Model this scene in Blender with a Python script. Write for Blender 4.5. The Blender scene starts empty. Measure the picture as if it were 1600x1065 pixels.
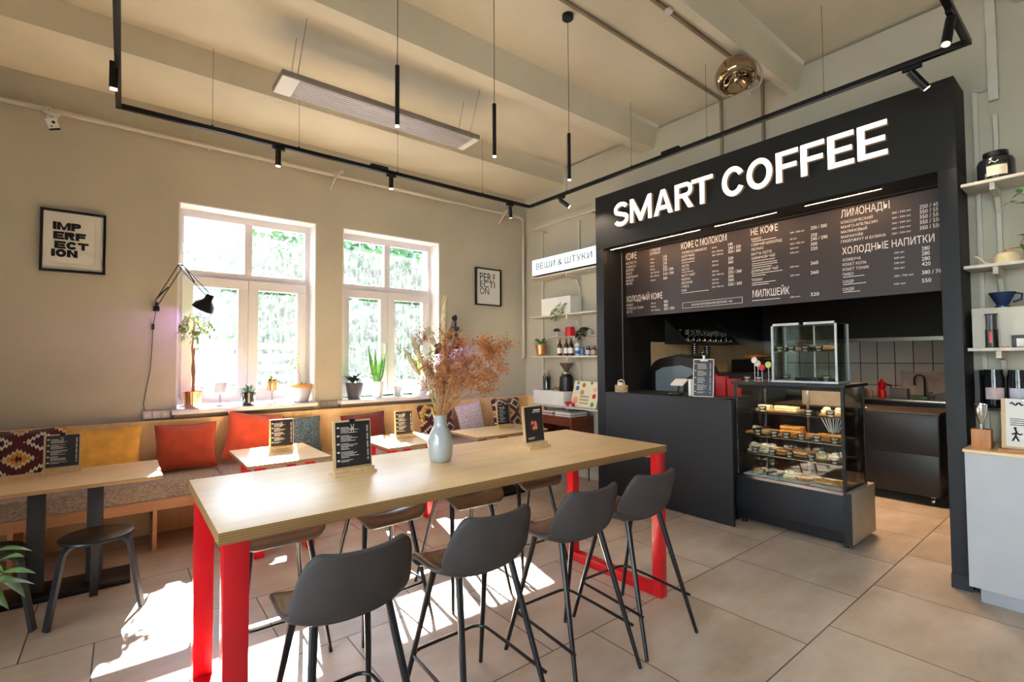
import bpy, bmesh, math, random
from mathutils import Vector, Matrix
PI = math.pi
C = bpy.context.scene.collection
R = random.Random(7)

# ------------------------------------------------------------------ colour and materials
def lin(c):
    return tuple(((v / 255) / 12.92 if v / 255 <= 0.04045 else ((v / 255 + 0.055) / 1.055) ** 2.4) for v in c) + (1.0,)

def newmat(name):
    m = bpy.data.materials.new(name); m.use_nodes = True
    nt = m.node_tree; nt.nodes.clear()
    out = nt.nodes.new('ShaderNodeOutputMaterial')
    b = nt.nodes.new('ShaderNodeBsdfPrincipled')
    nt.links.new(b.outputs[0], out.inputs[0])
    return m, nt, b, out

def nd(nt, kind, **kw):
    n = nt.nodes.new('ShaderNode' + kind)
    for k, v in kw.items():
        if k.startswith('i_'):
            key = k[2:]
            n.inputs[int(key) if key.isdigit() else key].default_value = v
        else:
            setattr(n, k, v)
    return n

def mth(nt, op, a, b=None, c=None):
    n = nt.nodes.new('ShaderNodeMath'); n.operation = op
    for i, v in enumerate((a, b, c)):
        if v is None: continue
        if isinstance(v, (int, float)): n.inputs[i].default_value = v
        else: nt.links.new(v, n.inputs[i])
    return n.outputs[0]

def ramp(nt, fac, stops, mode='LINEAR'):
    r = nt.nodes.new('ShaderNodeValToRGB'); cr = r.color_ramp; cr.interpolation = mode
    while len(cr.elements) < len(stops): cr.elements.new(0.5)
    for e, (p, col) in zip(cr.elements, stops): e.position = p; e.color = col
    nt.links.new(fac, r.inputs[0]); return r.outputs[0]

def mixc(nt, f, a, b, mode='MIX'):
    n = nt.nodes.new('ShaderNodeMix'); n.data_type = 'RGBA'; n.blend_type = mode
    for i, v in ((0, f), (6, a), (7, b)):
        if isinstance(v, (int, float, tuple)): n.inputs[i].default_value = v
        else: nt.links.new(v, n.inputs[i])
    return n.outputs[2]

def bumpn(nt, b, h, strength, dist=0.01):
    n = nd(nt, 'Bump', i_Strength=strength, i_Distance=dist)
    nt.links.new(h, n.inputs['Height']); nt.links.new(n.outputs[0], b.inputs['Normal'])

def mat(name, col, rough=0.5, metal=0.0, var=0.08, vs=6.0, bump=0.0, bs=80.0, coat=0.0, spec=0.5, sheen=0.0, stretch=None, emit=None, es=0.0, trans=0.0):
    m, nt, b, out = newmat(name)
    tc = nd(nt, 'TexCoord'); src = tc.outputs['Object']
    if stretch:
        mp = nd(nt, 'Mapping'); mp.inputs['Scale'].default_value = stretch
        nt.links.new(src, mp.inputs[0]); src = mp.outputs[0]
    c = lin(col)
    if var:
        n = nd(nt, 'TexNoise', i_Scale=vs, i_Detail=5.0); nt.links.new(src, n.inputs['Vector'])
        lo = tuple(v * (1 - var * 1.6) for v in c[:3]) + (1,); hi = tuple(min(1, v * (1 + var * 1.6)) for v in c[:3]) + (1,)
        nt.links.new(ramp(nt, n.outputs[0], [(0.3, lo), (0.7, hi)]), b.inputs['Base Color'])
    else:
        b.inputs['Base Color'].default_value = c
    if bump:
        n2 = nd(nt, 'TexNoise', i_Scale=bs, i_Detail=4.0); nt.links.new(src, n2.inputs['Vector'])
        bumpn(nt, b, n2.outputs[0], bump)
    b.inputs['Roughness'].default_value = rough; b.inputs['Metallic'].default_value = metal
    b.inputs['Coat Weight'].default_value = coat; b.inputs['Specular IOR Level'].default_value = spec
    b.inputs['Sheen Weight'].default_value = sheen
    b.inputs['Transmission Weight'].default_value = trans
    if emit:
        b.inputs['Emission Color'].default_value = lin(emit); b.inputs['Emission Strength'].default_value = es
    return m

def glassmat(name, tint=(1, 1, 1), dirt=0.0, gl=1.0):
    m = bpy.data.materials.new(name); m.use_nodes = True; nt = m.node_tree; nt.nodes.clear()
    out = nd(nt, 'OutputMaterial'); tr = nd(nt, 'BsdfTransparent', i_Color=tint + (1,)); gs = nd(nt, 'BsdfGlossy', i_Roughness=0.01)
    fr = nd(nt, 'Fresnel', i_IOR=1.4); mx = nd(nt, 'MixShader')
    nt.links.new(mth(nt, 'MULTIPLY', fr.outputs[0], gl), mx.inputs[0]); nt.links.new(tr.outputs[0], mx.inputs[1]); nt.links.new(gs.outputs[0], mx.inputs[2])
    last = mx.outputs[0]
    if dirt:
        tc = nd(nt, 'TexCoord'); mp = nd(nt, 'Mapping'); mp.inputs['Scale'].default_value = (9, 1, 2.2); nt.links.new(tc.outputs['Object'], mp.inputs[0])
        n = nd(nt, 'TexNoise', i_Scale=3.0, i_Detail=8.0, i_Roughness=0.7); nt.links.new(mp.outputs[0], n.inputs['Vector'])
        f = mth(nt, 'MULTIPLY', mth(nt, 'SUBTRACT', n.outputs[0], 0.28), dirt * 2.4)
        tl = nd(nt, 'BsdfTranslucent', i_Color=(0.9, 0.93, 1, 1)); m2 = nd(nt, 'MixShader')
        cl = nt.nodes.new('ShaderNodeClamp'); nt.links.new(f, cl.inputs[0])
        nt.links.new(cl.outputs[0], m2.inputs[0]); nt.links.new(last, m2.inputs[1]); nt.links.new(tl.outputs[0], m2.inputs[2]); last = m2.outputs[0]
    nt.links.new(last, out.inputs[0]); return m

def woodmat(name, light, dark, rough=0.4, scale=(1.2, 14, 14), coat=0.0, mott=0.5):
    m, nt, b, out = newmat(name)
    tc = nd(nt, 'TexCoord'); mp = nd(nt, 'Mapping'); mp.inputs['Scale'].default_value = scale; nt.links.new(tc.outputs['Object'], mp.inputs[0])
    n = nd(nt, 'TexNoise', i_Scale=1.6, i_Detail=7.0, i_Roughness=0.6, i_Distortion=0.7); nt.links.new(mp.outputs[0], n.inputs['Vector'])
    n2 = nd(nt, 'TexNoise', i_Scale=2.5, i_Detail=3.0); nt.links.new(tc.outputs['Object'], n2.inputs['Vector'])
    f = mth(nt, 'ADD', mth(nt, 'MULTIPLY', n.outputs[0], 1 - mott), mth(nt, 'MULTIPLY', n2.outputs[0], mott))
    nt.links.new(ramp(nt, f, [(0.36, lin(dark)), (0.62, lin(light))]), b.inputs['Base Color'])
    b.inputs['Roughness'].default_value = rough; b.inputs['Coat Weight'].default_value = coat
    bumpn(nt, b, n.outputs[0], 0.05); return m

def layered(name, a, c, n=9.0, axis=2, rough=0.5, span=0.04):
    # plywood edge: thin glued layers
    m, nt, b, out = newmat(name); tc = nd(nt, 'TexCoord'); sp = nd(nt, 'SeparateXYZ'); nt.links.new(tc.outputs['Object'], sp.inputs[0])
    w = mth(nt, 'PINGPONG', mth(nt, 'MULTIPLY', sp.outputs[axis], n / span), 1.0)
    nt.links.new(ramp(nt, w, [(0.3, lin(a)), (0.75, lin(c))]), b.inputs['Base Color']); b.inputs['Roughness'].default_value = rough
    return m

WALL = mat('plaster_wall', (190, 182, 164), 0.85, var=0.03, vs=2.0, bump=0.06, bs=60)
CEIL = mat('plaster_ceiling', (220, 210, 188), 0.9, var=0.05, vs=1.2, bump=0.08, bs=12)
REVEAL = mat('white_reveal_paint', (226, 222, 216), 0.7, var=0.02)
PVC = mat('white_pvc', (222, 216, 222), 0.35, var=0.01)
SILL = mat('white_sill', (226, 224, 228), 0.3, var=0.02)
BLACKP = mat('black_board', (15, 13, 13), 0.75, var=0.12, vs=3, bump=0.03, bs=150)
BLUEBLK = mat('blue_black_board', (25, 25, 30), 0.62, var=0.08, vs=3, bump=0.03, bs=150)
BLACKM = mat('black_metal', (20, 20, 22), 0.35, metal=0.4, var=0.04)
BLACKPL = mat('black_plastic', (16, 16, 18), 0.35, var=0.03)
LEGBLK = mat('black_leg_metal', (28, 27, 30), 0.28, metal=0.3, var=0.04)
RED = mat('red_metal', (206, 10, 28), 0.32, var=0.05, coat=0.15)
BIRCH = woodmat('birch_top', (238, 206, 158), (218, 180, 130), 0.33, (0.9, 9, 9), coat=0.0)
PLY = woodmat('plywood_panel', (238, 204, 154), (222, 178, 122), 0.5, (9, 9, 0.9))
PLYD = woodmat('plywood_warm', (214, 158, 108), (190, 130, 82), 0.55, (1.0, 9, 9))
EDGE = layered('plywood_edge', (158, 120, 76), (132, 94, 54))
HOLDW = woodmat('holder_wood', (222, 192, 148), (200, 164, 114), 0.5, (20, 20, 3))
TEAK = woodmat('teak_veneer', (120, 58, 34), (84, 36, 22), 0.4, (2, 12, 12))
BLOCKW = woodmat('beech_block', (196, 132, 78), (164, 98, 52), 0.45, (12, 12, 1.5))
LEATHER = mat('brown_leather', (80, 62, 52), 0.27, var=0.10, vs=5, bump=0.10, bs=220, coat=0.1)
SHELLG = mat('grey_back_fabric', (62, 54, 53), 0.7, var=0.07, vs=9, bump=0.15, bs=260)
STEEL = mat('brushed_steel', (190, 190, 190), 0.25, metal=1.0, var=0.05, stretch=(1, 30, 30))
CHROME = mat('chrome', (225, 225, 225), 0.06, metal=1.0, var=0.0)
GOLD = mat('smoked_chrome', (176, 154, 126), 0.07, metal=1.0, var=0.0)
COPPER = mat('copper', (226, 168, 128), 0.22, metal=0.9, var=0.06)
WHITEP = mat('white_paint', (228, 226, 222), 0.5, var=0.02)
SHELFW = mat('pale_shelf_paint', (206, 198, 184), 0.55, var=0.03)
PAPER = mat('white_paper', (228, 224, 216), 0.8, var=0.02)
INK = mat('black_ink', (14, 13, 13), 0.8, var=0.0)
CHALK = mat('white_lettering', (232, 226, 220), 0.8, var=0.0)
SLATE = mat('dark_menu_card', (34, 30, 34), 0.45, var=0.06)
SOIL = mat('soil', (60, 44, 34), 0.95, var=0.3, vs=40)
GREY_CER = mat('grey_ceramic', (172, 176, 176), 0.12, var=0.04, coat=0.5)
GREYPOT = mat('light_grey_pot', (178, 178, 184), 0.5, var=0.04)
DARKPOT = mat('dark_grey_pot', (72, 68, 72), 0.55, var=0.06)
BLACKPOT = mat('black_glazed_pot', (30, 30, 36), 0.15, var=0.04, coat=0.4)
TERRA = mat('terracotta_rim', (222, 150, 92), 0.7, var=0.08)
WHITEPOT = mat('white_pot', (224, 222, 226), 0.35, var=0.03)
LEAF = mat('leaf_green', (88, 132, 62), 0.5, var=0.25, vs=12, trans=0.0)
LEAFL = mat('leaf_lime', (150, 172, 92), 0.5, var=0.2, vs=12)
LEAFD = mat('leaf_dark', (44, 70, 40), 0.45, var=0.25, vs=12)
LEAFB = mat('leaf_snake', (98, 140, 66), 0.4, var=0.3, vs=30)
STEMB = mat('brown_stem', (150, 104, 74), 0.8, var=0.15, vs=30)
DRYB = mat('dried_brown_flower', (186, 120, 66), 0.85, var=0.3, vs=20)
DRYS = mat('dried_straw', (204, 168, 112), 0.85, var=0.2, vs=30)
DRYP = mat('pampas_cream', (222, 196, 152), 0.9, var=0.15, vs=40, bump=0.4, bs=300)
DRYK = mat('dark_dried_leaf', (38, 28, 36), 0.7, var=0.1)
LUNA = mat('pale_seed_disc', (226, 216, 196), 0.6, var=0.08)
GLASS = glassmat('clear_glass', (0.93, 0.97, 0.95), gl=0.9)
WINGLASS = glassmat('sunlit_dusty_glass', (0.96, 0.98, 1.0), dirt=0.02, gl=0.7)
TUMBLER = glassmat('glassware', (0.86, 0.84, 0.8), gl=2.5)
BOTTLEG = mat('brown_bottle_glass', (70, 30, 16), 0.08, var=0.05, coat=0.5)
BREAD = mat('golden_crust', (222, 140, 60), 0.6, var=0.3, vs=22, bump=0.3, bs=60)
BREADL = mat('pale_crumb', (228, 204, 160), 0.7, var=0.15, vs=30, bump=0.3, bs=80)
CREAM = mat('cream_icing', (232, 216, 190), 0.6, var=0.1, vs=30, bump=0.3, bs=60)
CHOC = mat('chocolate', (78, 44, 28), 0.45, var=0.2, vs=30)
BERRY = mat('berry_red', (150, 40, 36), 0.4, var=0.2, vs=30)
KBLACK = mat('kitchen_black', (20, 16, 14), 0.5, var=0.08)
KCAB = mat('kitchen_cabinet_black', (26, 25, 30), 0.35, var=0.15, vs=4, stretch=(3, 3, 14))
SCREENG = mat('grey_screen_glass', (118, 130, 140), 0.25, var=0.03)
BEIGEPAN = mat('beige_side_panel', (180, 164, 142), 0.5, var=0.05)
ASPHALT = mat('asphalt', (74, 76, 80), 0.9, var=0.1, vs=3)
CARW = mat('white_car_paint', (190, 196, 204), 0.2, var=0.0, coat=0.6)
CARG = mat('car_window_glass', (24, 30, 36), 0.3, var=0.0)
TYRE = mat('tyre_rubber', (34, 34, 36), 0.8)
BUILDM = mat('grey_facade', (84, 90, 98), 0.85, var=0.08, vs=2)
BARK = mat('bark', (96, 78, 62), 0.9, var=0.2, vs=8)
TREEG = mat('tree_leaves', (42, 76, 34), 0.6, var=0.4, vs=1.5)
TREEG2 = mat('tree_leaves_light', (66, 98, 50), 0.6, var=0.4, vs=1.5)
CABW = mat('white_cabinet', (172, 172, 175), 0.45, var=0.02)
LEDW = mat('led_warm', (255, 236, 214), 0.5, var=0.0, emit=(255, 196, 140), es=42)
SIGNE = mat('lit_letter', (255, 246, 234), 0.5, var=0.0, emit=(255, 240, 220), es=0.9)
SIGNBOX = mat('lit_sign_face', (225, 240, 245), 0.5, var=0.0, emit=(218, 240, 246), es=0.28)
TIPE = mat('lamp_tip', (255, 240, 215), 0.5, var=0.0, emit=(255, 232, 196), es=4)
HEATER = mat('heater_face', (214, 208, 210), 0.35, metal=0.3, var=0.05, stretch=(1, 60, 1))

def floor_mat():
    m, nt, b, out = newmat('stone_tiles')
    tc = nd(nt, 'TexCoord'); sp = nd(nt, 'SeparateXYZ'); nt.links.new(tc.outputs['Object'], sp.inputs[0])
    x, y = sp.outputs[0], sp.outputs[1]
    v = mth(nt, 'DIVIDE', mth(nt, 'SUBTRACT', y, 1.082), 0.794)
    row = mth(nt, 'FLOOR', v); fv = mth(nt, 'SUBTRACT', v, row)
    off = mth(nt, 'SUBTRACT', 0.486, mth(nt, 'MULTIPLY', row, 0.29))
    u = mth(nt, 'DIVIDE', mth(nt, 'SUBTRACT', x, off), 0.776)
    col = mth(nt, 'FLOOR', u); fu = mth(nt, 'SUBTRACT', u, col)
    du = mth(nt, 'MULTIPLY', mth(nt, 'MINIMUM', fu, mth(nt, 'SUBTRACT', 1.0, fu)), 0.776)
    dv = mth(nt, 'MULTIPLY', mth(nt, 'MINIMUM', fv, mth(nt, 'SUBTRACT', 1.0, fv)), 0.794)
    g = mth(nt, 'LESS_THAN', mth(nt, 'MINIMUM', du, dv), 0.0035)
    cmb = nd(nt, 'CombineXYZ'); nt.links.new(row, cmb.inputs[1]); nt.links.new(col, cmb.inputs[0])
    wn = nd(nt, 'TexWhiteNoise'); nt.links.new(cmb.outputs[0], wn.inputs['Vector'])
    va = nt.nodes.new('ShaderNodeVectorMath'); va.operation = 'MULTIPLY_ADD'
    nt.links.new(wn.outputs['Color'], va.inputs[0]); va.inputs[1].default_value = (9, 9, 9); nt.links.new(tc.outputs['Object'], va.inputs[2])
    mp = nd(nt, 'Mapping'); mp.inputs['Scale'].default_value = (1.0, 2.2, 1); nt.links.new(va.outputs[0], mp.inputs[0])
    n = nd(nt, 'TexNoise', i_Scale=1.7, i_Detail=6.0, i_Roughness=0.6); nt.links.new(mp.outputs[0], n.inputs['Vector'])
    base = ramp(nt, n.outputs[0], [(0.3, lin((166, 146, 124))), (0.7, lin((202, 186, 168)))])
    base = mixc(nt, mth(nt, 'MULTIPLY', wn.outputs['Value'], 0.12), base, lin((180, 168, 158)))
    colr = mixc(nt, g, base, lin((84, 72, 62)))
    nt.links.new(colr, b.inputs['Base Color'])
    r = mth(nt, 'ADD', mth(nt, 'MULTIPLY', n.outputs[0], 0.25), 0.32); nt.links.new(r, b.inputs['Roughness'])
    bumpn(nt, b, mth(nt, 'SUBTRACT', 1.0, g), 0.3, 0.002)
    return m
FLOOR = floor_mat()

def tile_mat():
    m, nt, b, out = newmat('kitchen_tiles')
    tc = nd(nt, 'TexCoord'); sp = nd(nt, 'SeparateXYZ'); nt.links.new(tc.outputs['Object'], sp.inputs[0])
    def jd(o, org, s):
        v = mth(nt, 'DIVIDE', mth(nt, 'SUBTRACT', o, org), s); f = mth(nt, 'FRACT', v)
        return mth(nt, 'MULTIPLY', mth(nt, 'MINIMUM', f, mth(nt, 'SUBTRACT', 1.0, f)), s), mth(nt, 'FLOOR', v)
    a, fa = jd(sp.outputs[1], 2.316, 0.195); c, fc = jd(sp.outputs[2], 1.398, 0.295)
    g = mth(nt, 'LESS_THAN', mth(nt, 'MINIMUM', a, c), 0.005)
    cmb = nd(nt, 'CombineXYZ'); nt.links.new(fa, cmb.inputs[0]); nt.links.new(fc, cmb.inputs[1])
    wn = nd(nt, 'TexWhiteNoise'); nt.links.new(cmb.outputs[0], wn.inputs['Vector'])
    base = ramp(nt, wn.outputs['Value'], [(0, lin((176, 164, 154))), (1, lin((200, 188, 176)))])
    nt.links.new(mixc(nt, g, base, lin((70, 56, 46))), b.inputs['Base Color']); b.inputs['Roughness'].default_value = 0.15
    return m
TILE = tile_mat()

def kilim_mat():
    m, nt, b, out = newmat('kilim_weave')
    tc = nd(nt, 'TexCoord'); sp = nd(nt, 'SeparateXYZ'); nt.links.new(tc.outputs['Object'], sp.inputs[0])
    x, z = sp.outputs[0], sp.outputs[2]
    cx = mth(nt, 'PINGPONG', mth(nt, 'ADD', x, 5.0), 0.125)      # repeats diamonds across
    cz = mth(nt, 'PINGPONG', mth(nt, 'ADD', z, 0.02), 0.12)
    teeth = mth(nt, 'MULTIPLY', mth(nt, 'PINGPONG', mth(nt, 'ADD', x, 5.0), 0.011), 1.9)
    d = mth(nt, 'ADD', mth(nt, 'ADD', mth(nt, 'MULTIPLY', cx, 0.75), cz), teeth)
    W, MR, AM, CR, BL = lin((216, 202, 180)), lin((74, 16, 22)), lin((196, 128, 44)), lin((206, 186, 158)), lin((38, 20, 26))
    c = ramp(nt, d, [(0.0, BL), (0.03, AM), (0.062, CR), (0.082, MR), (0.15, W), (0.172, BL), (0.2, MR)], 'CONSTANT')
    nt.links.new(c, b.inputs['Base Color']); b.inputs['Roughness'].default_value = 0.95; b.inputs['Sheen Weight'].default_value = 0.3
    n = nd(nt, 'TexNoise', i_Scale=220.0); nt.links.new(tc.outputs['Object'], n.inputs['Vector']); bumpn(nt, b, n.outputs[0], 0.4)
    return m
KILIM = kilim_mat()
def cloth(name, col, var=0.12, rough=0.9, vs=10, bs=200): return mat(name, col, rough, var=var, vs=vs, bump=0.35, bs=bs, sheen=0.35)
C_YEL, C_RUST, C_RUST2 = cloth('mustard_velvet', (230, 172, 72)), cloth('rust_velvet', (168, 58, 30)), cloth('orange_rust_velvet', (180, 62, 34))
C_TEAL, C_WINE, C_WHITE = cloth('speckled_teal', (78, 100, 112), 0.5, vs=70), cloth('wine_velvet', (116, 30, 26)), cloth('pale_speckled_cloth', (206, 192, 202), 0.28, vs=60)

def weave_mat():
    m, nt, b, out = newmat('tweed_seat'); tc = nd(nt, 'TexCoord')
    n = nd(nt, 'TexNoise', i_Scale=60.0, i_Detail=6.0); mp = nd(nt, 'Mapping'); mp.inputs['Scale'].default_value = (1, 1, 4)
    nt.links.new(tc.outputs['Object'], mp.inputs[0]); nt.links.new(mp.outputs[0], n.inputs['Vector'])
    nt.links.new(ramp(nt, n.outputs[0], [(0.35, lin((130, 110, 94))), (0.65, lin((196, 178, 158)))]), b.inputs['Base Color'])
    b.inputs['Roughness'].default_value = 0.95; b.inputs['Sheen Weight'].default_value = 0.3; bumpn(nt, b, n.outputs[0], 0.5)
    return m
TWEED = weave_mat()

# ------------------------------------------------------------------ mesh builder
class MB:
    def __init__(s): s.bm = bmesh.new(); s.mi = 0
    def face(s, pts, smooth=False):
        vs = [s.bm.verts.new(p) for p in pts]; f = s.bm.faces.new(vs); f.material_index = s.mi; f.smooth = smooth; return f
    def box(s, x0, x1, y0, y1, z0, z1, bev=0.0, M=None, seg=2):
        x0, x1 = sorted((x0, x1)); y0, y1 = sorted((y0, y1)); z0, z1 = sorted((z0, z1))
        P = [(x, y, z) for z in (z0, z1) for y in (y0, y1) for x in (x0, x1)]
        v = [s.bm.verts.new(M @ Vector(p) if M else p) for p in P]
        fs = [s.bm.faces.new([v[i] for i in q]) for q in ((0, 2, 3, 1), (4, 5, 7, 6), (0, 1, 5, 4), (2, 6, 7, 3), (0, 4, 6, 2), (1, 3, 7, 5))]
        for f in fs: f.material_index = s.mi
        if bev:
            es = list({e for f in fs for e in f.edges})
            r = bmesh.ops.bevel(s.bm, geom=es, offset=bev, segments=seg, affect='EDGES', profile=0.6)
            for f in r['faces']: f.material_index = s.mi; f.smooth = True
        return s
    def tube(s, pts, r, seg=8, closed=False, cap=True):
        pts = [Vector(p) for p in pts]; n = len(pts)
        rs = r if isinstance(r, (list, tuple)) else [r] * n
        rings = []; up = None
        for i in range(n):
            a = pts[i - 1] if (i > 0 or closed) else pts[i]; b = pts[(i + 1) % n] if (i < n - 1 or closed) else pts[i]
            t = (b - a)
            if t.length < 1e-9: t = Vector((0, 0, 1))
            t.normalize()
            if up is None:
                up = t.cross(Vector((0, 0, 1)))
                if up.length < 1e-3: up = t.cross(Vector((1, 0, 0)))
                up.normalize()
            else:
                up = (up - t * up.dot(t))
                if up.length < 1e-6: up = t.orthogonal()
                up.normalize()
            w = t.cross(up)
            rings.append([s.bm.verts.new(pts[i] + (up * math.cos(2 * PI * k / seg) + w * math.sin(2 * PI * k / seg)) * rs[i]) for k in range(seg)])
        m = n if closed else n - 1
        for i in range(m):
            A, B = rings[i], rings[(i + 1) % n]
            for k in range(seg):
                f = s.bm.faces.new((A[k], A[(k + 1) % seg], B[(k + 1) % seg], B[k])); f.smooth = True; f.material_index = s.mi
        if cap and not closed:
            for rr in (rings[0], rings[-1]):
                f = s.bm.faces.new(rr); f.material_index = s.mi
        return s
    def lathe(s, prof, c=(0, 0, 0), seg=24, M=None):
        rings = []
        for r, z in prof:
            if r <= 1e-6:
                p = Vector((c[0], c[1], c[2] + z)); rings.append([s.bm.verts.new(M @ p if M else p)])
            else:
                rr = []
                for k in range(seg):
                    p = Vector((c[0] + r * math.cos(2 * PI * k / seg), c[1] + r * math.sin(2 * PI * k / seg), c[2] + z))
                    rr.append(s.bm.verts.new(M @ p if M else p))
                rings.append(rr)
        for A, B in zip(rings, rings[1:]):
            for k in range(seg):
                k2 = (k + 1) % seg
                if len(A) == 1 and len(B) == 1: continue
                if len(A) == 1: q = (A[0], B[k2], B[k])
                elif len(B) == 1: q = (A[k], A[k2], B[0])
                else: q = (A[k], A[k2], B[k2], B[k])
                f = s.bm.faces.new(q); f.smooth = True; f.material_index = s.mi
        return s
    def ell(s, c, r, seg=12, n=8, M=None):
        prof = [(math.sin(PI * i / n), -math.cos(PI * i / n)) for i in range(n + 1)]
        T = Matrix.Translation(c) @ (M or Matrix()) @ Matrix.Diagonal((r[0], r[1], r[2], 1))
        prof[0] = (0, -1); prof[-1] = (0, 1)
        return s.lathe(prof, seg=seg, M=T)
    def prism(s, poly, a0, a1, axis='y'):
        def P(p, a): return (p[0], a, p[1]) if axis == 'y' else ((a, p[0], p[1]) if axis == 'x' else (p[0], p[1], a))
        A = [s.bm.verts.new(P(p, a0)) for p in poly]; B = [s.bm.verts.new(P(p, a1)) for p in poly]; n = len(poly)
        fs = [s.bm.faces.new(A), s.bm.faces.new(B[::-1])] + [s.bm.faces.new((A[i], B[i], B[(i + 1) % n], A[(i + 1) % n])) for i in range(n)]
        for f in fs: f.material_index = s.mi
        return s
    def grid(s, fn, nu, nv, closeu=False):
        V = [[s.bm.verts.new(fn(i / (nu if closeu else nu - 1), j / (nv - 1))) for j in range(nv)] for i in range(nu)]
        for i in range(nu if closeu else nu - 1):
            for j in range(nv - 1):
                i2 = (i + 1) % nu
                f = s.bm.faces.new((V[i][j], V[i2][j], V[i2][j + 1], V[i][j + 1])); f.smooth = True; f.material_index = s.mi
        return V
    def leaf(s, p, d, L, w, bend=0.25, n=4, up=Vector((0, 0, 1))):
        p = Vector(p); d = Vector(d).normalized(); side = d.cross(up)
        if side.length < 1e-3: side = Vector((1, 0, 0))
        side.normalize(); nn = side.cross(d)
        rows = []
        for i in range(n + 1):
            t = i / n; ww = w * math.sin(PI * (0.08 + 0.92 * t) ** 0.8) * 0.5 if i < n else 0.0005
            c = p + d * L * t - Vector((0, 0, 1)) * bend * L * t * t
            rows.append((s.bm.verts.new(c - side * ww + nn * ww * 0.25), s.bm.verts.new(c), s.bm.verts.new(c + side * ww + nn * ww * 0.25)))
        for a, b in zip(rows, rows[1:]):
            for k in (0, 1):
                f = s.bm.faces.new((a[k], a[k + 1], b[k + 1], b[k])); f.smooth = True; f.material_index = s.mi
        return s

def wloc(o):
    v = Vector((0, 0, 0))
    while o: v += o.location; o = o.parent
    return v

def setp(o, label=None, cat=None, group=None, kind=None):
    for k, v in (('label', label), ('category', cat), ('group', group), ('kind', kind)):
        if v: o[k] = v
    return o

def obj(name, mb, m, parent=None, base=False, label=None, cat=None, group=None, kind=None, sharp=35):
    """parts take world coordinates (or the coordinates of a thing still standing at the origin)"""
    bm = mb.bm
    bmesh.ops.recalc_face_normals(bm, faces=bm.faces)
    me = bpy.data.meshes.new(name); bm.to_mesh(me); bm.free()
    for x in (m if isinstance(m, (list, tuple)) else [m]): me.materials.append(x)
    try: me.set_sharp_from_angle(angle=math.radians(sharp))
    except Exception: pass
    o = bpy.data.objects.new(name, me); C.objects.link(o)
    if parent:
        o.parent = parent; off = wloc(parent)
        if off.length: me.transform(Matrix.Translation(-off))
    elif base or cat:
        xs = [v.co for v in me.vertices]
        b = Vector(((min(p.x for p in xs) + max(p.x for p in xs)) / 2, (min(p.y for p in xs) + max(p.y for p in xs)) / 2, min(p.z for p in xs)))
        me.transform(Matrix.Translation(-b)); o.location = b
    return setp(o, label, cat, group, kind)

def thing(name, label, cat, loc=(0, 0, 0), group=None, rz=0):
    o = bpy.data.objects.new(name, None); C.objects.link(o); o.location = loc; o.rotation_euler = (0, 0, rz); o.empty_display_size = 0.1
    return setp(o, label, cat, group)

def struct(name, mb, m, parent=None): return obj(name, mb, m, parent, kind='structure')

def move(o, loc, rz=0): o.location = loc; o.rotation_euler = (0, 0, rz); return o

def dup(root, loc, rz=0, label=None, group=None, sc=None):
    def cp(o, par):
        c = o.copy(); C.objects.link(c); c.parent = par
        for ch in list(o.children): cp(ch, c)
        return c
    r = cp(root, None); r.location = loc; r.rotation_euler = (0, 0, rz)
    if sc: r.scale = sc
    if label: r['label'] = label
    if group: r['group'] = group
    return r

_tc = {}
def textverts(s, off=0.0):
    key = (s, off)
    if key not in _tc:
        cu = bpy.data.curves.new('lettering', 'FONT'); cu.body = s; cu.size = 1; cu.offset = off; cu.resolution_u = 3
        o = bpy.data.objects.new('lettering', cu); C.objects.link(o)
        bpy.context.view_layer.update(); dg = bpy.context.evaluated_depsgraph_get()
        me = bpy.data.meshes.new_from_object(o.evaluated_get(dg))
        V = [tuple(v.co[:2]) for v in me.vertices]; F = [tuple(p.vertices) for p in me.polygons]
        bpy.data.objects.remove(o); bpy.data.meshes.remove(me); bpy.data.curves.remove(cu)
        _tc[key] = (V, F)
    return _tc[key]

def text(mb, s, org, xd, yd, w=None, h=0.05, off=0.0, depth=0.0, side=0):
    """lay lettering on a surface: org = left end of the baseline, h = capital height, w = full width"""
    V, F = textverts(s, off)
    if not V: return
    x0 = min(v[0] for v in V); x1 = max(v[0] for v in V)
    sy = h / 0.70; sx = (w / (x1 - x0)) if w else sy
    org, xd, yd = Vector(org), Vector(xd), Vector(yd); nz = xd.cross(yd)
    P = [org + xd * ((v[0] - x0) * sx) + yd * (v[1] * sy) for v in V]
    A = [mb.bm.verts.new(p) for p in P]
    for f in F:
        try: q = mb.bm.faces.new([A[i] for i in f]); q.material_index = mb.mi + (side if depth else 0)
        except ValueError: pass
    if depth:
        B = [mb.bm.verts.new(p + nz * depth) for p in P]; ed = {}
        for f in F:
            try: q = mb.bm.faces.new([B[i] for i in f]); q.material_index = mb.mi
            except ValueError: pass
            for a, b in zip(f, f[1:] + f[:1]): ed[(a, b)] = 1
        for (a, b) in list(ed):
            if (b, a) not in ed:
                q = mb.bm.faces.new((A[a], A[b], B[b], B[a])); q.material_index = mb.mi + side
XN, YN, ZP = Vector((0, -1, 0)), Vector((1, 0, 0)), Vector((0, 0, 1))   # reading directions on the shop wall (x) and the window wall (y)
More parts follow.
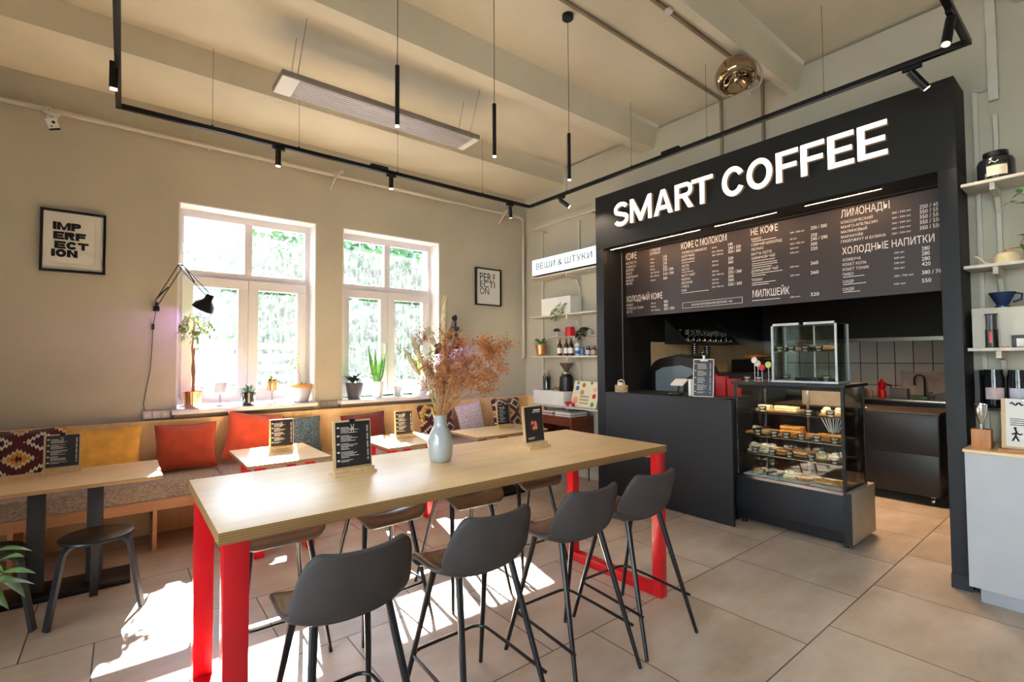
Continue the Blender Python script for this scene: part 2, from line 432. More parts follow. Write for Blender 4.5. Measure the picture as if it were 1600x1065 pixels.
MENU = [('КОФЕ', 3.636, 2.631, 0.075, 0.16, 0),
 ('РИСТРЕТТО', 3.63, 2.579, 0.026, 0.152, 1),
 ('ЭСПРЕССО', 3.631, 2.535, 0.026, 0.144, 1),
 ('ДОППИО', 3.631, 2.496, 0.026, 0.116, 1),
 ('ЛУНГО', 3.632, 2.455, 0.026, 0.091, 1),
 ('АМЕРИКАНО', 3.633, 2.416, 0.026, 0.17, 1),
 ('ФИЛЬТР', 3.634, 2.376, 0.026, 0.112, 1),
 ('ФРАППЕ', 3.634, 2.339, 0.026, 0.095, 1),
 ('СРЕДНИЙ', 3.275, 2.675, 0.025, 0.118, 1),
 ('БОЛЬШОЙ', 3.276, 2.639, 0.025, 0.114, 1),
 ('30 мл', 3.289, 2.58, 0.018, 0.049, 3),
 ('30 мл', 3.289, 2.541, 0.018, 0.049, 3),
 ('60 мл', 3.29, 2.502, 0.018, 0.049, 3),
 ('90 мл', 3.291, 2.465, 0.018, 0.057, 3),
 ('200 / 300 мл', 3.291, 2.427, 0.018, 0.113, 3),
 ('200 / 300 мл', 3.292, 2.389, 0.018, 0.113, 3),
 ('250 мл', 3.293, 2.344, 0.018, 0.065, 3),
 ('110', 3.125, 2.578, 0.029, 0.047, 2),
 ('110', 3.125, 2.543, 0.029, 0.047, 2),
 ('210', 3.126, 2.505, 0.029, 0.047, 2),
 ('210', 3.127, 2.465, 0.029, 0.047, 2),
 ('210 / 290', 3.128, 2.432, 0.029, 0.128, 2),
 ('210 / 290', 3.128, 2.388, 0.029, 0.131, 2),
 ('300', 3.129, 2.342, 0.028, 0.051, 2),
 ('ХОЛОДНЫЙ КОФЕ', 3.632, 2.141, 0.065, 0.49, 0),
 ('БАМБЛ', 3.633, 2.092, 0.025, 0.098, 1),
 ('ЭСПРЕССО ТОНИК', 3.634, 2.051, 0.025, 0.241, 1),
 ('ЛАТТЕ', 3.634, 2.011, 0.025, 0.089, 1),
 ('300 мл', 3.29, 2.087, 0.018, 0.062, 3),
 ('300 мл', 3.29, 2.049, 0.018, 0.065, 3),
 ('250 / 350 мл', 3.291, 2.01, 0.018, 0.114, 3),
 ('400', 3.125, 2.086, 0.03, 0.05, 2),
 ('400', 3.126, 2.047, 0.03, 0.05, 2),
 ('250 / 350', 3.126, 2.009, 0.03, 0.129, 2),
 ('КОФЕ С МОЛОКОМ', 2.902, 2.634, 0.066, 0.498, 0),
 ('ЭСПРЕССО МАКИАТО', 2.897, 2.58, 0.024, 0.281, 1),
 ('КАПУЧИНО', 2.898, 2.541, 0.024, 0.148, 1),
 ('КАПУЧИНО', 2.899, 2.504, 0.024, 0.148, 1),
 ('ЛАТТЕ', 2.9, 2.44, 0.024, 0.084, 1),
 ('ЛАТТЕ', 2.901, 2.402, 0.024, 0.087, 1),
 ('ФЛЭТ УАЙТ', 2.902, 2.34, 0.024, 0.154, 1),
 ('МОККА', 2.903, 2.301, 0.024, 0.101, 1),
 ('МЕЛАНЖ', 2.904, 2.263, 0.024, 0.126, 1),
 ('ГЛЯСЕ', 2.905, 2.224, 0.024, 0.087, 1),
 ('РАФ', 2.905, 2.184, 0.024, 0.058, 1),
 ('-', 2.899, 2.483, 0.009, 0.148, 4),
 ('-', 2.901, 2.384, 0.009, 0.136, 4),
 ('-', 2.906, 2.166, 0.009, 0.304, 4),
 ('60 мл', 2.557, 2.58, 0.016, 0.05, 3),
 ('150 / 250 мл', 2.558, 2.538, 0.016, 0.114, 3),
 ('250 / 350 мл', 2.558, 2.504, 0.016, 0.114, 3),
 ('200 мл', 2.56, 2.442, 0.016, 0.065, 3),
 ('300 мл', 2.561, 2.403, 0.016, 0.065, 3),
 ('200 мл', 2.562, 2.342, 0.016, 0.069, 3),
 ('250 / 350 мл', 2.563, 2.306, 0.016, 0.12, 3),
 ('250 мл', 2.564, 2.259, 0.016, 0.069, 3),
 ('250 мл', 2.564, 2.224, 0.016, 0.069, 3),
 ('250 / 350 мл', 2.565, 2.186, 0.016, 0.12, 3),
 ('140', 2.39, 2.577, 0.028, 0.043, 2),
 ('240 / 320', 2.391, 2.54, 0.028, 0.124, 2),
 ('320 / 360', 2.392, 2.504, 0.028, 0.124, 2),
 ('320', 2.393, 2.439, 0.028, 0.05, 2),
 ('360', 2.394, 2.402, 0.028, 0.05, 2),
 ('250', 2.395, 2.339, 0.028, 0.053, 2),
 ('320 / 360', 2.396, 2.303, 0.028, 0.132, 2),
 ('300', 2.397, 2.264, 0.028, 0.054, 2),
 ('300', 2.398, 2.227, 0.028, 0.057, 2),
 ('320 / 360', 2.399, 2.187, 0.028, 0.134, 2),
 ('НА РАСТИТЕЛЬНОМ МОЛОКЕ +50', 2.794, 2.026, 0.021, 0.43, 1),
 ('НЕ КОФЕ', 2.169, 2.635, 0.06, 0.243, 0),
 ('КАКАО', 2.164, 2.583, 0.024, 0.088, 1),
 ('ГОРЯЧИЙ ШОКОЛАД', 2.166, 2.529, 0.024, 0.271, 1),
 ('ОБЛАКО', 2.167, 2.488, 0.024, 0.111, 1),
 ('МАТЧА ЛАТТЕ', 2.168, 2.443, 0.024, 0.184, 1),
 ('ЗАВАРНОЙ ЧАЙ', 2.169, 2.404, 0.024, 0.211, 1),
 ('ДОМАШНИЙ ЧАЙ', 2.171, 2.285, 0.024, 0.237, 1),
 ('ТИЗАН', 2.173, 2.2, 0.024, 0.099, 1),
 ('-', 2.16, 2.568, 0.01, 0.217, 4),
 ('-', 2.164, 2.383, 0.01, 0.206, 4),
 ('-', 2.165, 2.36, 0.01, 0.225, 4),
 ('-', 2.165, 2.341, 0.01, 0.228, 4),
 ('-', 2.165, 2.321, 0.01, 0.179, 4),
 ('-', 2.167, 2.265, 0.01, 0.271, 4),
 ('-', 2.167, 2.246, 0.01, 0.124, 4),
 ('-', 2.169, 2.179, 0.01, 0.211, 4),
 ('-', 2.169, 2.161, 0.01, 0.153, 4),
 ('-', 2.172, 2.016, 0.01, 0.251, 4),
 ('МИЛКШЕЙК', 2.165, 2.05, 0.064, 0.323, 0),
 ('200 / 300 мл', 1.825, 2.581, 0.014, 0.115, 3),
 ('50 мл', 1.826, 2.525, 0.014, 0.054, 3),
 ('200 / 300 мл', 1.827, 2.481, 0.014, 0.115, 3),
 ('300 мл', 1.828, 2.442, 0.014, 0.068, 3),
 ('500 мл', 1.829, 2.403, 0.014, 0.07, 3),
 ('500 мл', 1.832, 2.279, 0.014, 0.072, 3),
 ('250 мл', 1.834, 2.203, 0.014, 0.078, 3),
 ('300 мл', 1.838, 2.013, 0.014, 0.081, 3),
 ('250 / 300', 1.659, 2.582, 0.028, 0.123, 2),
 ('250', 1.66, 2.52, 0.028, 0.05, 2),
 ('240 / 290', 1.661, 2.486, 0.028, 0.128, 2),
 ('300', 1.662, 2.443, 0.028, 0.051, 2),
 ('320', 1.663, 2.404, 0.028, 0.053, 2),
 ('360', 1.666, 2.28, 0.028, 0.058, 2),
 ('360', 1.668, 2.199, 0.028, 0.061, 2),
 ('320', 1.673, 2.013, 0.028, 0.065, 2),
 ('ЛИМОНАДЫ', 1.431, 2.636, 0.06, 0.326, 0),
 ('КЛАССИЧЕСКИЙ', 1.432, 2.581, 0.022, 0.217, 1),
 ('МАНГО-АПЕЛЬСИН', 1.433, 2.542, 0.022, 0.248, 1),
 ('МАЛИНОВЫЙ', 1.434, 2.502, 0.022, 0.179, 1),
 ('МАРАКУЙЯ', 1.435, 2.461, 0.022, 0.151, 1),
 ('ГРЕЙПФРУТ И БУЗИНА', 1.436, 2.423, 0.022, 0.302, 1),
 ('300 / 500 мл', 1.092, 2.584, 0.014, 0.114, 3),
 ('300 / 500 мл', 1.093, 2.545, 0.014, 0.114, 3),
 ('300 / 500 мл', 1.094, 2.504, 0.014, 0.114, 3),
 ('300 / 500 мл', 1.096, 2.464, 0.014, 0.114, 3),
 ('300 / 500 мл', 1.097, 2.425, 0.014, 0.114, 3),
 ('250 / 450', 0.925, 2.583, 0.028, 0.123, 2),
 ('350 / 550', 0.926, 2.546, 0.028, 0.123, 2),
 ('350 / 550', 0.927, 2.508, 0.028, 0.123, 2),
 ('350 / 550', 0.928, 2.469, 0.028, 0.123, 2),
 ('350 / 550', 0.929, 2.427, 0.028, 0.123, 2),
 ('ХОЛОДНЫЕ НАПИТКИ', 1.43, 2.328, 0.055, 0.583, 0),
 ('КОМБУЧА', 1.427, 2.271, 0.022, 0.125, 1),
 ('РОКЕТ КОЛА', 1.428, 2.232, 0.022, 0.163, 1),
 ('РОКЕТ ТОНИК', 1.429, 2.192, 0.022, 0.18, 1),
 ('ПИВО', 1.43, 2.152, 0.022, 0.075, 1),
 ('СИДР', 1.432, 2.092, 0.022, 0.078, 1),
 ('СИДР', 1.433, 2.03, 0.022, 0.08, 1),
 ('-', 1.428, 2.137, 0.009, 0.146, 4),
 ('-', 1.429, 2.077, 0.009, 0.157, 4),
 ('-', 1.431, 2.015, 0.009, 0.116, 4),
 ('330 мл', 1.087, 2.276, 0.014, 0.061, 3),
 ('200 мл', 1.088, 2.236, 0.014, 0.063, 3),
 ('330 мл', 1.089, 2.197, 0.014, 0.064, 3),
 ('500 мл', 1.091, 2.157, 0.014, 0.065, 3),
 ('330 / 750 мл', 1.092, 2.098, 0.014, 0.117, 3),
 ('330 мл', 1.094, 2.038, 0.014, 0.069, 3),
 ('280', 0.921, 2.273, 0.028, 0.045, 2),
 ('280', 0.922, 2.236, 0.028, 0.046, 2),
 ('280', 0.923, 2.197, 0.028, 0.048, 2),
 ('420', 0.924, 2.158, 0.028, 0.05, 2),
 ('380 / 760', 0.925, 2.096, 0.028, 0.126, 2),
 ('550', 0.927, 2.036, 0.028, 0.054, 2)]
SUN_P, SKY_P, EXPO, KIT_P, SPOT_P, PEND_P, GROW_P = 36.0, 5.2, 2.05, 11.0, 7.0, 4.0, 1.6
# ================================================================== the room
XW, YW = 4.55, 5.40          # shop wall, window wall
b = MB(); b.box(-2.7, 8.3, -2.7, 5.9, -0.12, 0.0); struct('floor', b, FLOOR)
b = MB(); b.box(-2.7, 5.06, -2.7, 4.6, 4.03, 4.2); b.box(-2.7, 5.06, 4.6, 5.9, 3.8, 4.2); struct('ceiling', b, CEIL)
for i, (y, wd) in enumerate(((-1.28, 0.14), (0.18, 0.12), (1.645, 0.065), (3.105, 0.15))):
    b = MB(); b.prism([(y, 4.05), (y + 0.08, 3.8), (y + 0.08 + wd, 3.8), (y + 0.15 + wd, 4.05)], -2.6, XW, 'x'); struct('trim_%d' % (i + 1), b, CEIL)
# window wall with two openings
W = [(0.38, 1.61), (1.895, 3.125)]; Z0, Z1 = 1.02, 2.962
b = MB(); xs = [-2.7, W[0][0], W[0][1], W[1][0], W[1][1], 5.06]
for i in (0, 2, 4): b.box(xs[i], xs[i + 1], YW, 5.85, 0, 4.0)
for a, c in W: b.box(a, c, YW, 5.85, 0, Z0); b.box(a, c, YW, 5.85, Z1, 4.0)
struct('wall_back', b, WALL)
for k, (a, c) in enumerate(W):
    b = MB()
    b.box(a, a + 0.012, YW - 0.002, 5.6, Z0, Z1); b.box(c - 0.012, c, YW - 0.002, 5.6, Z0, Z1); b.box(a, c, YW - 0.002, 5.6, Z1 - 0.012, Z1)
    struct('trim_%d' % (5 + k), b, REVEAL)
# shop wall with the opening behind the coffee bar
b = MB(); b.box(XW, 5.05, -2.7, 0.76, 0, 4.0); b.box(XW, 5.05, 3.65, 5.85, 0, 4.0); b.box(XW, 5.05, 0.76, 3.65, 2.73, 4.0); struct('wall_right', b, WALL)
# side of the room behind and left of the camera, with unseen windows enlarged for fill light
b = MB()
for y0, y1 in ((-2.7, -2.3), (0.0, 0.25), (2.55, 5.85)): b.box(-2.7, -2.5, y0, y1, 0, 4.0)
for y0, y1 in ((-2.3, 0.0), (0.25, 2.55)): b.box(-2.7, -2.5, y0, y1, 0, 0.15); b.box(-2.7, -2.5, y0, y1, 3.3, 4.0)
struct('wall_left', b, WALL)
b = MB(); b.box(-2.7, 5.05, -2.7, -2.5, 0, 4.0); struct('wall_front', b, WALL)
# kitchen shell
b = MB(); b.box(5.05, 8.25, 3.65, 3.8, 0, 2.9); struct('wall_kitchen_left', b, KBLACK)
b = MB(); b.box(5.07, 8.05, 3.632, 3.65, 0.0, 1.685); struct('trim_7', b, PLY)
b = MB(); b.box(8.05, 8.25, -0.6, 3.8, 0, 2.9); struct('wall_kitchen_back', b, KBLACK)
b = MB(); b.box(8.035, 8.05, -0.4, 3.63, 0.0, 1.69); struct('trim_8', b, TILE)
b = MB(); b.box(8.0, 8.035, -0.4, 3.63, 1.69, 1.74); struct('trim_9', b, STEEL)
b = MB(); b.box(5.05, 8.25, -0.6, -0.4, 0, 2.9); struct('wall_kitchen_right', b, KBLACK)
b = MB(); b.box(5.05, 8.25, -0.6, 3.8, 2.85, 2.95); struct('ceiling_kitchen', b, KBLACK)
# baseboards
b = MB(); b.box(4.535, XW, 3.77, 5.40, 0, 0.10, 0.004); struct('baseboard_right', b, SHELFW)

def window(n, loc, w, z0, z1, rz=0, tr=2.295, glass=WINGLASS):
    root = thing('window_%d' % n, None, None, loc, rz=rz); root['kind'] = 'structure'
    def part(nm, fn, m, par=root):
        mb = MB(); fn(mb); bm = mb.bm; bmesh.ops.recalc_face_normals(bm, faces=bm.faces)
        me = bpy.data.meshes.new(nm); bm.to_mesh(me); bm.free(); me.materials.append(m)
        o = bpy.data.objects.new(nm, me); C.objects.link(o); o.parent = par; return o
    u = [(0.06, w * 0.5 - 0.035), (w * 0.5 + 0.03, w - 0.08)]
    def frame(m):
        m.box(0, w, 0, 0.07, z0, z0 + 0.07, 0.004); m.box(0, w, 0, 0.07, z1 - 0.07, z1, 0.004)
        m.box(0, 0.06, 0, 0.07, z0 + 0.07, z1 - 0.07, 0.004); m.box(w - 0.06, w, 0, 0.07, z0 + 0.07, z1 - 0.07, 0.004)
        m.box(0.06, w - 0.06, 0, 0.07, tr, tr + 0.075, 0.004); m.box(w * 0.5 - 0.035, w * 0.5 + 0.035, 0, 0.07, tr + 0.075, z1 - 0.07, 0.004)
    part('window_frame', frame, PVC)
    for i, (a, c) in enumerate(u):
        part('pane', lambda m: m.box(a, c + 0.02 * i, 0.03, 0.036, tr + 0.07, z1 - 0.06), glass)
    for i, (a, c) in enumerate(((0.05, w * 0.5 - 0.002), (w * 0.5 + 0.002, w - 0.05))):
        def sash(m):
            m.box(a, c, -0.025, 0.05, z0 + 0.045, z0 + 0.14, 0.004); m.box(a, c, -0.025, 0.05, tr - 0.085, tr + 0.01, 0.004)
            m.box(a, a + 0.09, -0.025, 0.05, z0 + 0.14, tr - 0.085, 0.004); m.box(c - 0.09, c, -0.025, 0.05, z0 + 0.14, tr - 0.085, 0.004)
        s = part('sash', sash, PVC)
        part('pane', lambda m: m.box(a + 0.085, c - 0.085, 0.01, 0.016, z0 + 0.135, tr - 0.08), glass, s)
        if i == 0:
            part('handle', lambda m: (m.box(c - 0.055, c - 0.025, -0.04, -0.025, 1.62, 1.69, 0.003), m.box(c - 0.048, c - 0.032, -0.065, -0.04, 1.56, 1.68, 0.004)), PVC, s)
    return root
for k, (a, c) in enumerate(W):
    window(k + 1, (a - 0.0, 5.6, 0), c - a, 1.07, 2.95)
for k, (y0) in enumerate((0.0, 2.55)):
    window(3 + k, (-2.6, y0, 0), 2.3, 0.15, 3.3, rz=-PI / 2, tr=2.4, glass=GLASS)
for k, (a, c) in enumerate(((0.345, 1.592), (1.835, 3.14))):
    b = MB(); b.box(a, c, 5.25, 5.595, 1.012, 1.05, 0.006)
    obj('window_sill_board', b, SILL, cat='window sill', label=('white sill board under the left window, full of plant pots', 'white sill board under the window nearer the corner')[k])
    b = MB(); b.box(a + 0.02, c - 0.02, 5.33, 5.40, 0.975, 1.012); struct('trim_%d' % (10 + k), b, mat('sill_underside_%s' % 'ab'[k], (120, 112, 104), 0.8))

# pipe along the window wall and conduits
b = MB(); b.tube([(-2.5, 5.36, 3.525), (4.42, 5.36, 3.51), (4.475, 5.36, 3.48), (4.475, 5.36, 1.52), (4.475, 5.39, 1.49)], 0.02, 10)
for x in (-1.2, 0.6, 2.2, 3.6): b.box(x, x + 0.02, 5.36, 5.40, 3.49, 3.545)
obj('heating_pipe', b, SHELFW, cat='pipe', label='long beige pipe running under the ceiling above both windows')
for k, (x, t) in enumerate(((1.80, 'left'), (4.12, 'right'))):
    b = MB(); b.tube([(x - 0.05, 5.39, 3.36), (x - 0.02, 5.33, 3.47), (x + 0.06, 5.31, 3.565)], 0.014, 8); b.tube([(x - 0.07, 5.39, 3.52), (x + 0.07, 5.31, 3.555)], 0.013, 8)
    obj('pipe_bracket', b, SHELFW, cat='bracket', label=('pale crossed bracket on the pipe between the two windows', 'pale crossed bracket on the pipe near the room corner')[k])
for k, (y, zb) in enumerate(((2.4, 3.3), (2.005, 3.3))):
    b = MB(); b.box(2.0 if k == 0 else 2.5, XW - 0.012, y - 0.012, y + 0.012, 4.008, 4.03); b.box(XW - 0.022, XW, y - 0.012, y + 0.012, zb, 4.03)
    obj('cable_conduit', b, mat('conduit_%d' % k, (140, 126, 104), 0.8), cat='conduit', label=('thin conduit crossing the ceiling bay, the one nearer the windows', 'thin conduit that carries the round chrome lamp')[k])
b = MB(); b.box(XW - 0.04, XW, 0.48, 0.53, 3.2, 4.03, 0.003); obj('wall_trunking', b, SHELFW, cat='trunking', label='pale vertical cable trunking on the wall right of the black sign')
b = MB(); b.box(XW - 0.02, XW, 0.585, 0.61, 0.92, 3.3); b.tube([(XW - 0.02, 0.6, 3.3), (XW - 0.03, 0.55, 3.28), (XW - 0.02, 0.5, 3.36)], 0.005, 6); obj('wall_rail', b, SHELFW, cat='rail', label='slim wall rail and cable just right of the black sign surround')

# ================================================================== outside
b = MB(); b.box(-16, 30, 5.86, 40, -0.3, -0.15); struct('ground', b, ASPHALT)
b = MB(); b.box(-16, -2.75, -30, 5.86, -0.3, -0.15); b.box(-2.75, 30, -30, -2.75, -0.3, -0.15); struct('ground_side', b, ASPHALT)
def tree(loc, h, r, label, m=TREEG, n=2200, trunk=0.16, seed=1, sq=1.0, low=0.35):
    rr = random.Random(seed); t = thing('street_tree', label, 'tree', loc, group=None)
    x, y, z = loc
    b = MB(); pts = [(x, y, z), (x + 0.05, y, z + h * 0.3), (x - 0.05, y + 0.05, z + h * 0.6), (x, y, z + h * 0.9)]
    b.tube(pts, [trunk, trunk * 0.8, trunk * 0.5, trunk * 0.15], 8)
    for k in range(7):
        a = rr.uniform(0, 2 * PI); z0 = z + h * rr.uniform(0.3, 0.7); b.tube([(x, y, z0), (x + math.cos(a) * r * 0.4, y + math.sin(a) * r * 0.4, z0 + h * 0.12), (x + math.cos(a) * r * 0.75, y + math.sin(a) * r * 0.75, z0 + h * 0.2)], [trunk * 0.4, trunk * 0.25, 0.02], 6)
    obj('trunk', b, BARK, t)
    b = MB(); cl = [(rr.uniform(0, 2 * PI), rr.uniform(0, 0.8), rr.uniform(low, 0.92)) for _ in range(60)]
    for k in range(n):
        a, q, zz = rr.choice(cl); c = Vector((x + math.cos(a) * q * r, y + math.sin(a) * q * r * sq, z + h * zz))
        p = c + Vector((rr.gauss(0, 0.28 * r * 0.5), rr.gauss(0, 0.28 * r * 0.5), rr.gauss(0, 0.25 * r * 0.5)))
        d = Vector((rr.uniform(-1, 1), rr.uniform(-1, 1), rr.uniform(-1, 0.3))).normalized(); s = d.orthogonal().normalized() if rr.random() < 0.5 else d.cross(Vector((0.3, 0.8, 0.5))).normalized()
        L, w = rr.uniform(0.14, 0.26), rr.uniform(0.06, 0.11)
        f = b.face((p, p + d * L * 0.5 + s * w, p + d * L, p + d * L * 0.5 - s * w)); 
    o = obj('foliage', b, m, t); o['kind'] = 'stuff'
tree((5.0, 10.2, -0.15), 4.6, 1.5, 'dense green tree seen through the right side of the corner window', n=11000, seed=3, low=0.08)
tree((9.2, 13.8, -0.15), 5.2, 2.0, 'green tree farther right beyond the corner window', n=7000, seed=4, low=0.08)
tree((3.3, 13.8, -0.15), 5.0, 1.7, 'lighter tree in the middle beyond the corner window', m=TREEG2, n=7000, seed=5, low=0.15)
tree((-0.2, 19.0, -0.15), 6.0, 2.6, 'tree standing behind the parked white car', m=TREEG2, n=2600, seed=6, low=0.35)
tree((-8.5, 1.2, -0.15), 5.5, 2.4, 'leafy tree on the street to the left of the room', n=3000, seed=8, low=0.15)
t = thing('office_building', 'pale building with slatted front beyond the left window', 'building', (4.2, 24, -0.15))
b = MB(); b.box(1.2, 9.5, 22, 28, -0.15, 5.6); obj('facade', b, BUILDM, t)
for i in range(5):
    for j in range(2):
        b = MB(); b.box(1.8 + i * 1.5, 2.8 + i * 1.5, 21.95, 22.02, 2.9 + j * 1.5, 3.9 + j * 1.5); obj('window', b, CARG, t)
t = thing('slatted_fence', 'white slatted fence low behind the left window plants', 'fence', (2.3, 11.2, -0.15))
for k in range(9):
    b = MB(); b.box(1.6, 3.0, 11.2, 11.23, -0.05 + k * 0.22, 0.07 + k * 0.22); obj('slat', b, WHITEP, t)
for x in (1.65, 2.95):
    b = MB(); b.box(x - 0.04, x + 0.04, 11.23, 11.31, -0.15, 1.9); obj('post', b, WHITEP, t)
# parked car
t = thing('car', 'white hatchback parked outside the left window', 'car', (0.0, 13.9, -0.15))
CX, CY, CZ = -0.2, 13.9, -0.15
prof = [(-2.1, 0.35), (-2.12, 0.75), (-1.95, 1.0), (-1.55, 1.5), (-1.2, 1.62), (0.1, 1.63), (0.55, 1.5), (1.05, 1.12), (1.75, 1.0), (2.05, 0.8), (2.12, 0.45), (2.0, 0.3)]
b = MB(); b.prism([(CX + x, CZ + z) for x, z in prof], CY - 0.8, CY + 0.8, 'y'); bmesh.ops.bevel(b.bm, geom=b.bm.edges[:], offset=0.07, segments=3, affect='EDGES'); obj('body', b, CARW, t)
b = MB(); b.prism([(CX + x, CZ + z) for x, z in ((-1.6, 1.1), (-1.4, 1.48), (-0.35, 1.52), (-0.35, 1.08))], CY - 0.83, CY + 0.83, 'y'); obj('side_window', b, CARG, t)
b = MB(); b.prism([(CX + x, CZ + z) for x, z in ((-0.27, 1.08), (-0.27, 1.52), (0.15, 1.5), (0.85, 1.1))], CY - 0.83, CY + 0.83, 'y'); obj('side_window', b, CARG, t)
for x in (-1.35, 1.35):
    b = MB(); T = Matrix.Translation((CX + x, CY - 0.72, CZ + 0.33)) @ Matrix.Rotation(PI / 2, 4, 'X'); b.lathe([(0, -0.1), (0.3, -0.1), (0.33, -0.07), (0.33, 0.1), (0.2, 0.13), (0, 0.13)], M=T); obj('wheel', b, TYRE, t)

# ================================================================== light and camera
def dirrot(d): return Vector(d).to_track_quat('-Z', 'Y').to_euler()
def light(name, kind, loc, power, col=(1, 1, 1), d=(0, 0, -1), **kw):
    L = bpy.data.lights.new(name, kind); L.energy = power; L.color = col
    for k, v in kw.items(): setattr(L, k, v)
    o = bpy.data.objects.new(name, L); C.objects.link(o); o.location = loc; o.rotation_euler = dirrot(d); return o
light('sun', 'SUN', (2, 12, 9), SUN_P, (1.0, 0.95, 0.88), (-0.245, -1, -0.87), angle=0.009)
w = bpy.data.worlds.new('world'); bpy.context.scene.world = w; w.use_nodes = True; nt = w.node_tree; bg = nt.nodes['Background']
tc = nd(nt, 'TexCoord'); sp = nd(nt, 'SeparateXYZ'); nt.links.new(tc.outputs['Generated'], sp.inputs[0])
nt.links.new(ramp(nt, sp.outputs[2], [(0.0, (0.86, 0.9, 0.95, 1)), (0.5, (0.62, 0.76, 0.98, 1))]), bg.inputs[0]); bg.inputs[1].default_value = SKY_P
cd = bpy.data.cameras.new('camera'); cam = bpy.data.objects.new('camera', cd); C.objects.link(cam); bpy.context.scene.camera = cam
cd.sensor_fit = 'HORIZONTAL'; cd.sensor_width = 36; cd.lens = 764.27 / 1600 * 36; cd.clip_start = 0.05; cd.clip_end = 200
r = Vector((0.78276279, -0.62229173, -0.0059517)); u = Vector((-0.0167047, -0.03057073, 0.99939301)); f = Vector((0.62209595, 0.78218823, 0.03432483))
cam.matrix_world = Matrix(((r.x, u.x, -f.x, 0), (r.y, u.y, -f.y, 0), (r.z, u.z, -f.z, 1.5), (0, 0, 0, 1)))
sc = bpy.context.scene
sc.view_settings.view_transform = 'Standard'; sc.view_settings.look = 'None'; sc.view_settings.gamma = 1; sc.view_settings.use_curve_mapping = False
sc.view_settings.exposure = EXPO
sc.cycles.max_bounces = 10; sc.cycles.diffuse_bounces = 5; sc.cycles.transparent_max_bounces = 16; sc.cycles.sample_clamp_indirect = 6.0; sc.cycles.caustics_reflective = False; sc.cycles.caustics_refractive = False
# ================================================================== bar table
t = thing('bar_table', 'long high birch table on red frames in the middle of the room', 'table', (1.48, 2.29, 0))
b = MB(); b.box(0.25, 2.715, 1.84, 2.74, 0.898, 0.94, 0.002); b.bm.faces.ensure_lookup_table()
bmesh.ops.recalc_face_normals(b.bm, faces=b.bm.faces); b.bm.normal_update()
for fc in b.bm.faces: fc.material_index = 0 if abs(fc.normal.z) > 0.8 else 1
obj('tabletop', b, [BIRCH, EDGE], t)
def uframe(x0, x1, y0, y1, zt, s, parent, name='frame'):
    # closed rectangular loop of square tube standing across the table
    b = MB(); b.box(x0, x1, y0, y0 + s, 0, zt, 0.003); b.box(x0, x1, y1 - s, y1, 0, zt, 0.003)
    b.box(x0, x1, y0 + s, y1 - s, 0, s, 0.003); b.box(x0, x1, y0 + s, y1 - s, zt - s * 0.6, zt, 0.003); return obj(name, b, RED, parent)
uframe(0.268, 0.345, 1.855, 2.72, 0.897, 0.068, t, 'leg_frame'); uframe(2.635, 2.70, 1.845, 2.66, 0.897, 0.062, t, 'leg_frame')

# ================================================================== bar stools
CL = [(0.228, 0.572, 0.150, 0.0), (0.232, 0.606, 0.180, 0.006), (0.205, 0.632, 0.197, 0.02), (0.155, 0.640, 0.205, 0.03), (0.08, 0.634, 0.210, 0.035), (0.0, 0.628, 0.214, 0.042), (-0.07, 0.628, 0.212, 0.052),
      (-0.115, 0.645, 0.210, 0.065), (-0.140, 0.685, 0.212, 0.072), (-0.155, 0.735, 0.205, 0.068), (-0.168, 0.790, 0.195, 0.058), (-0.178, 0.840, 0.183, 0.045), (-0.184, 0.872, 0.160, 0.035), (-0.186, 0.882, 0.14, 0.03)]
def shell_rows(off):
    rows = []; n = len(CL)
    for i, (y, z, hw, lift) in enumerate(CL):
        a = CL[max(i - 1, 0)]; c = CL[min(i + 1, n - 1)]
        ty, tz = c[0] - a[0], c[1] - a[1]; L = math.hypot(ty, tz); ny, nz = tz / L, -ty / L      # inward normal (up over the seat, forward on the back)
        row = []
        for k in range(13):
            u = -1 + k / 6; e = abs(u) ** 2.6 * lift; s = 1 - 0.0 * abs(u)
            dip = -0.006 * (1 - u * u) if i > 10 else 0
            row.append(Vector((u * (hw + off * 0.4), y + ny * (e - off), z + nz * (e - off) + dip * (0 if off else 1) + (dip if off else 0))))
        rows.append(row)
    return rows
def shell_part(i0, i1, name, parent):
    b = MB(); A = shell_rows(0.0)[i0:i1 + 1]; B = shell_rows(0.026)[i0:i1 + 1]
    VA = [[b.bm.verts.new(p) for p in r] for r in A]; VB = [[b.bm.verts.new(p) for p in r] for r in B]
    def q(*v, mi=0):
        f = b.bm.faces.new(v); f.material_index = mi; f.smooth = True
    m = len(VA)
    for i in range(m - 1):
        for k in range(12):
            q(VA[i][k], VA[i][k + 1], VA[i + 1][k + 1], VA[i + 1][k]); q(VB[i][k], VB[i + 1][k], VB[i + 1][k + 1], VB[i][k + 1], mi=1)
        for k in (0, 12): q(VA[i][k], VA[i + 1][k], VB[i + 1][k], VB[i][k], mi=1)
    for r in (0, m - 1):
        for k in range(12): q(VA[r][k], VA[r][k + 1], VB[r][k + 1], VB[r][k], mi=1 if r else 0)
    o = obj(name, b, [LEATHER, SHELLG], parent, sharp=60)
    sb = o.modifiers.new('smooth', 'SUBSURF'); sb.levels = sb.render_levels = 2
    return o
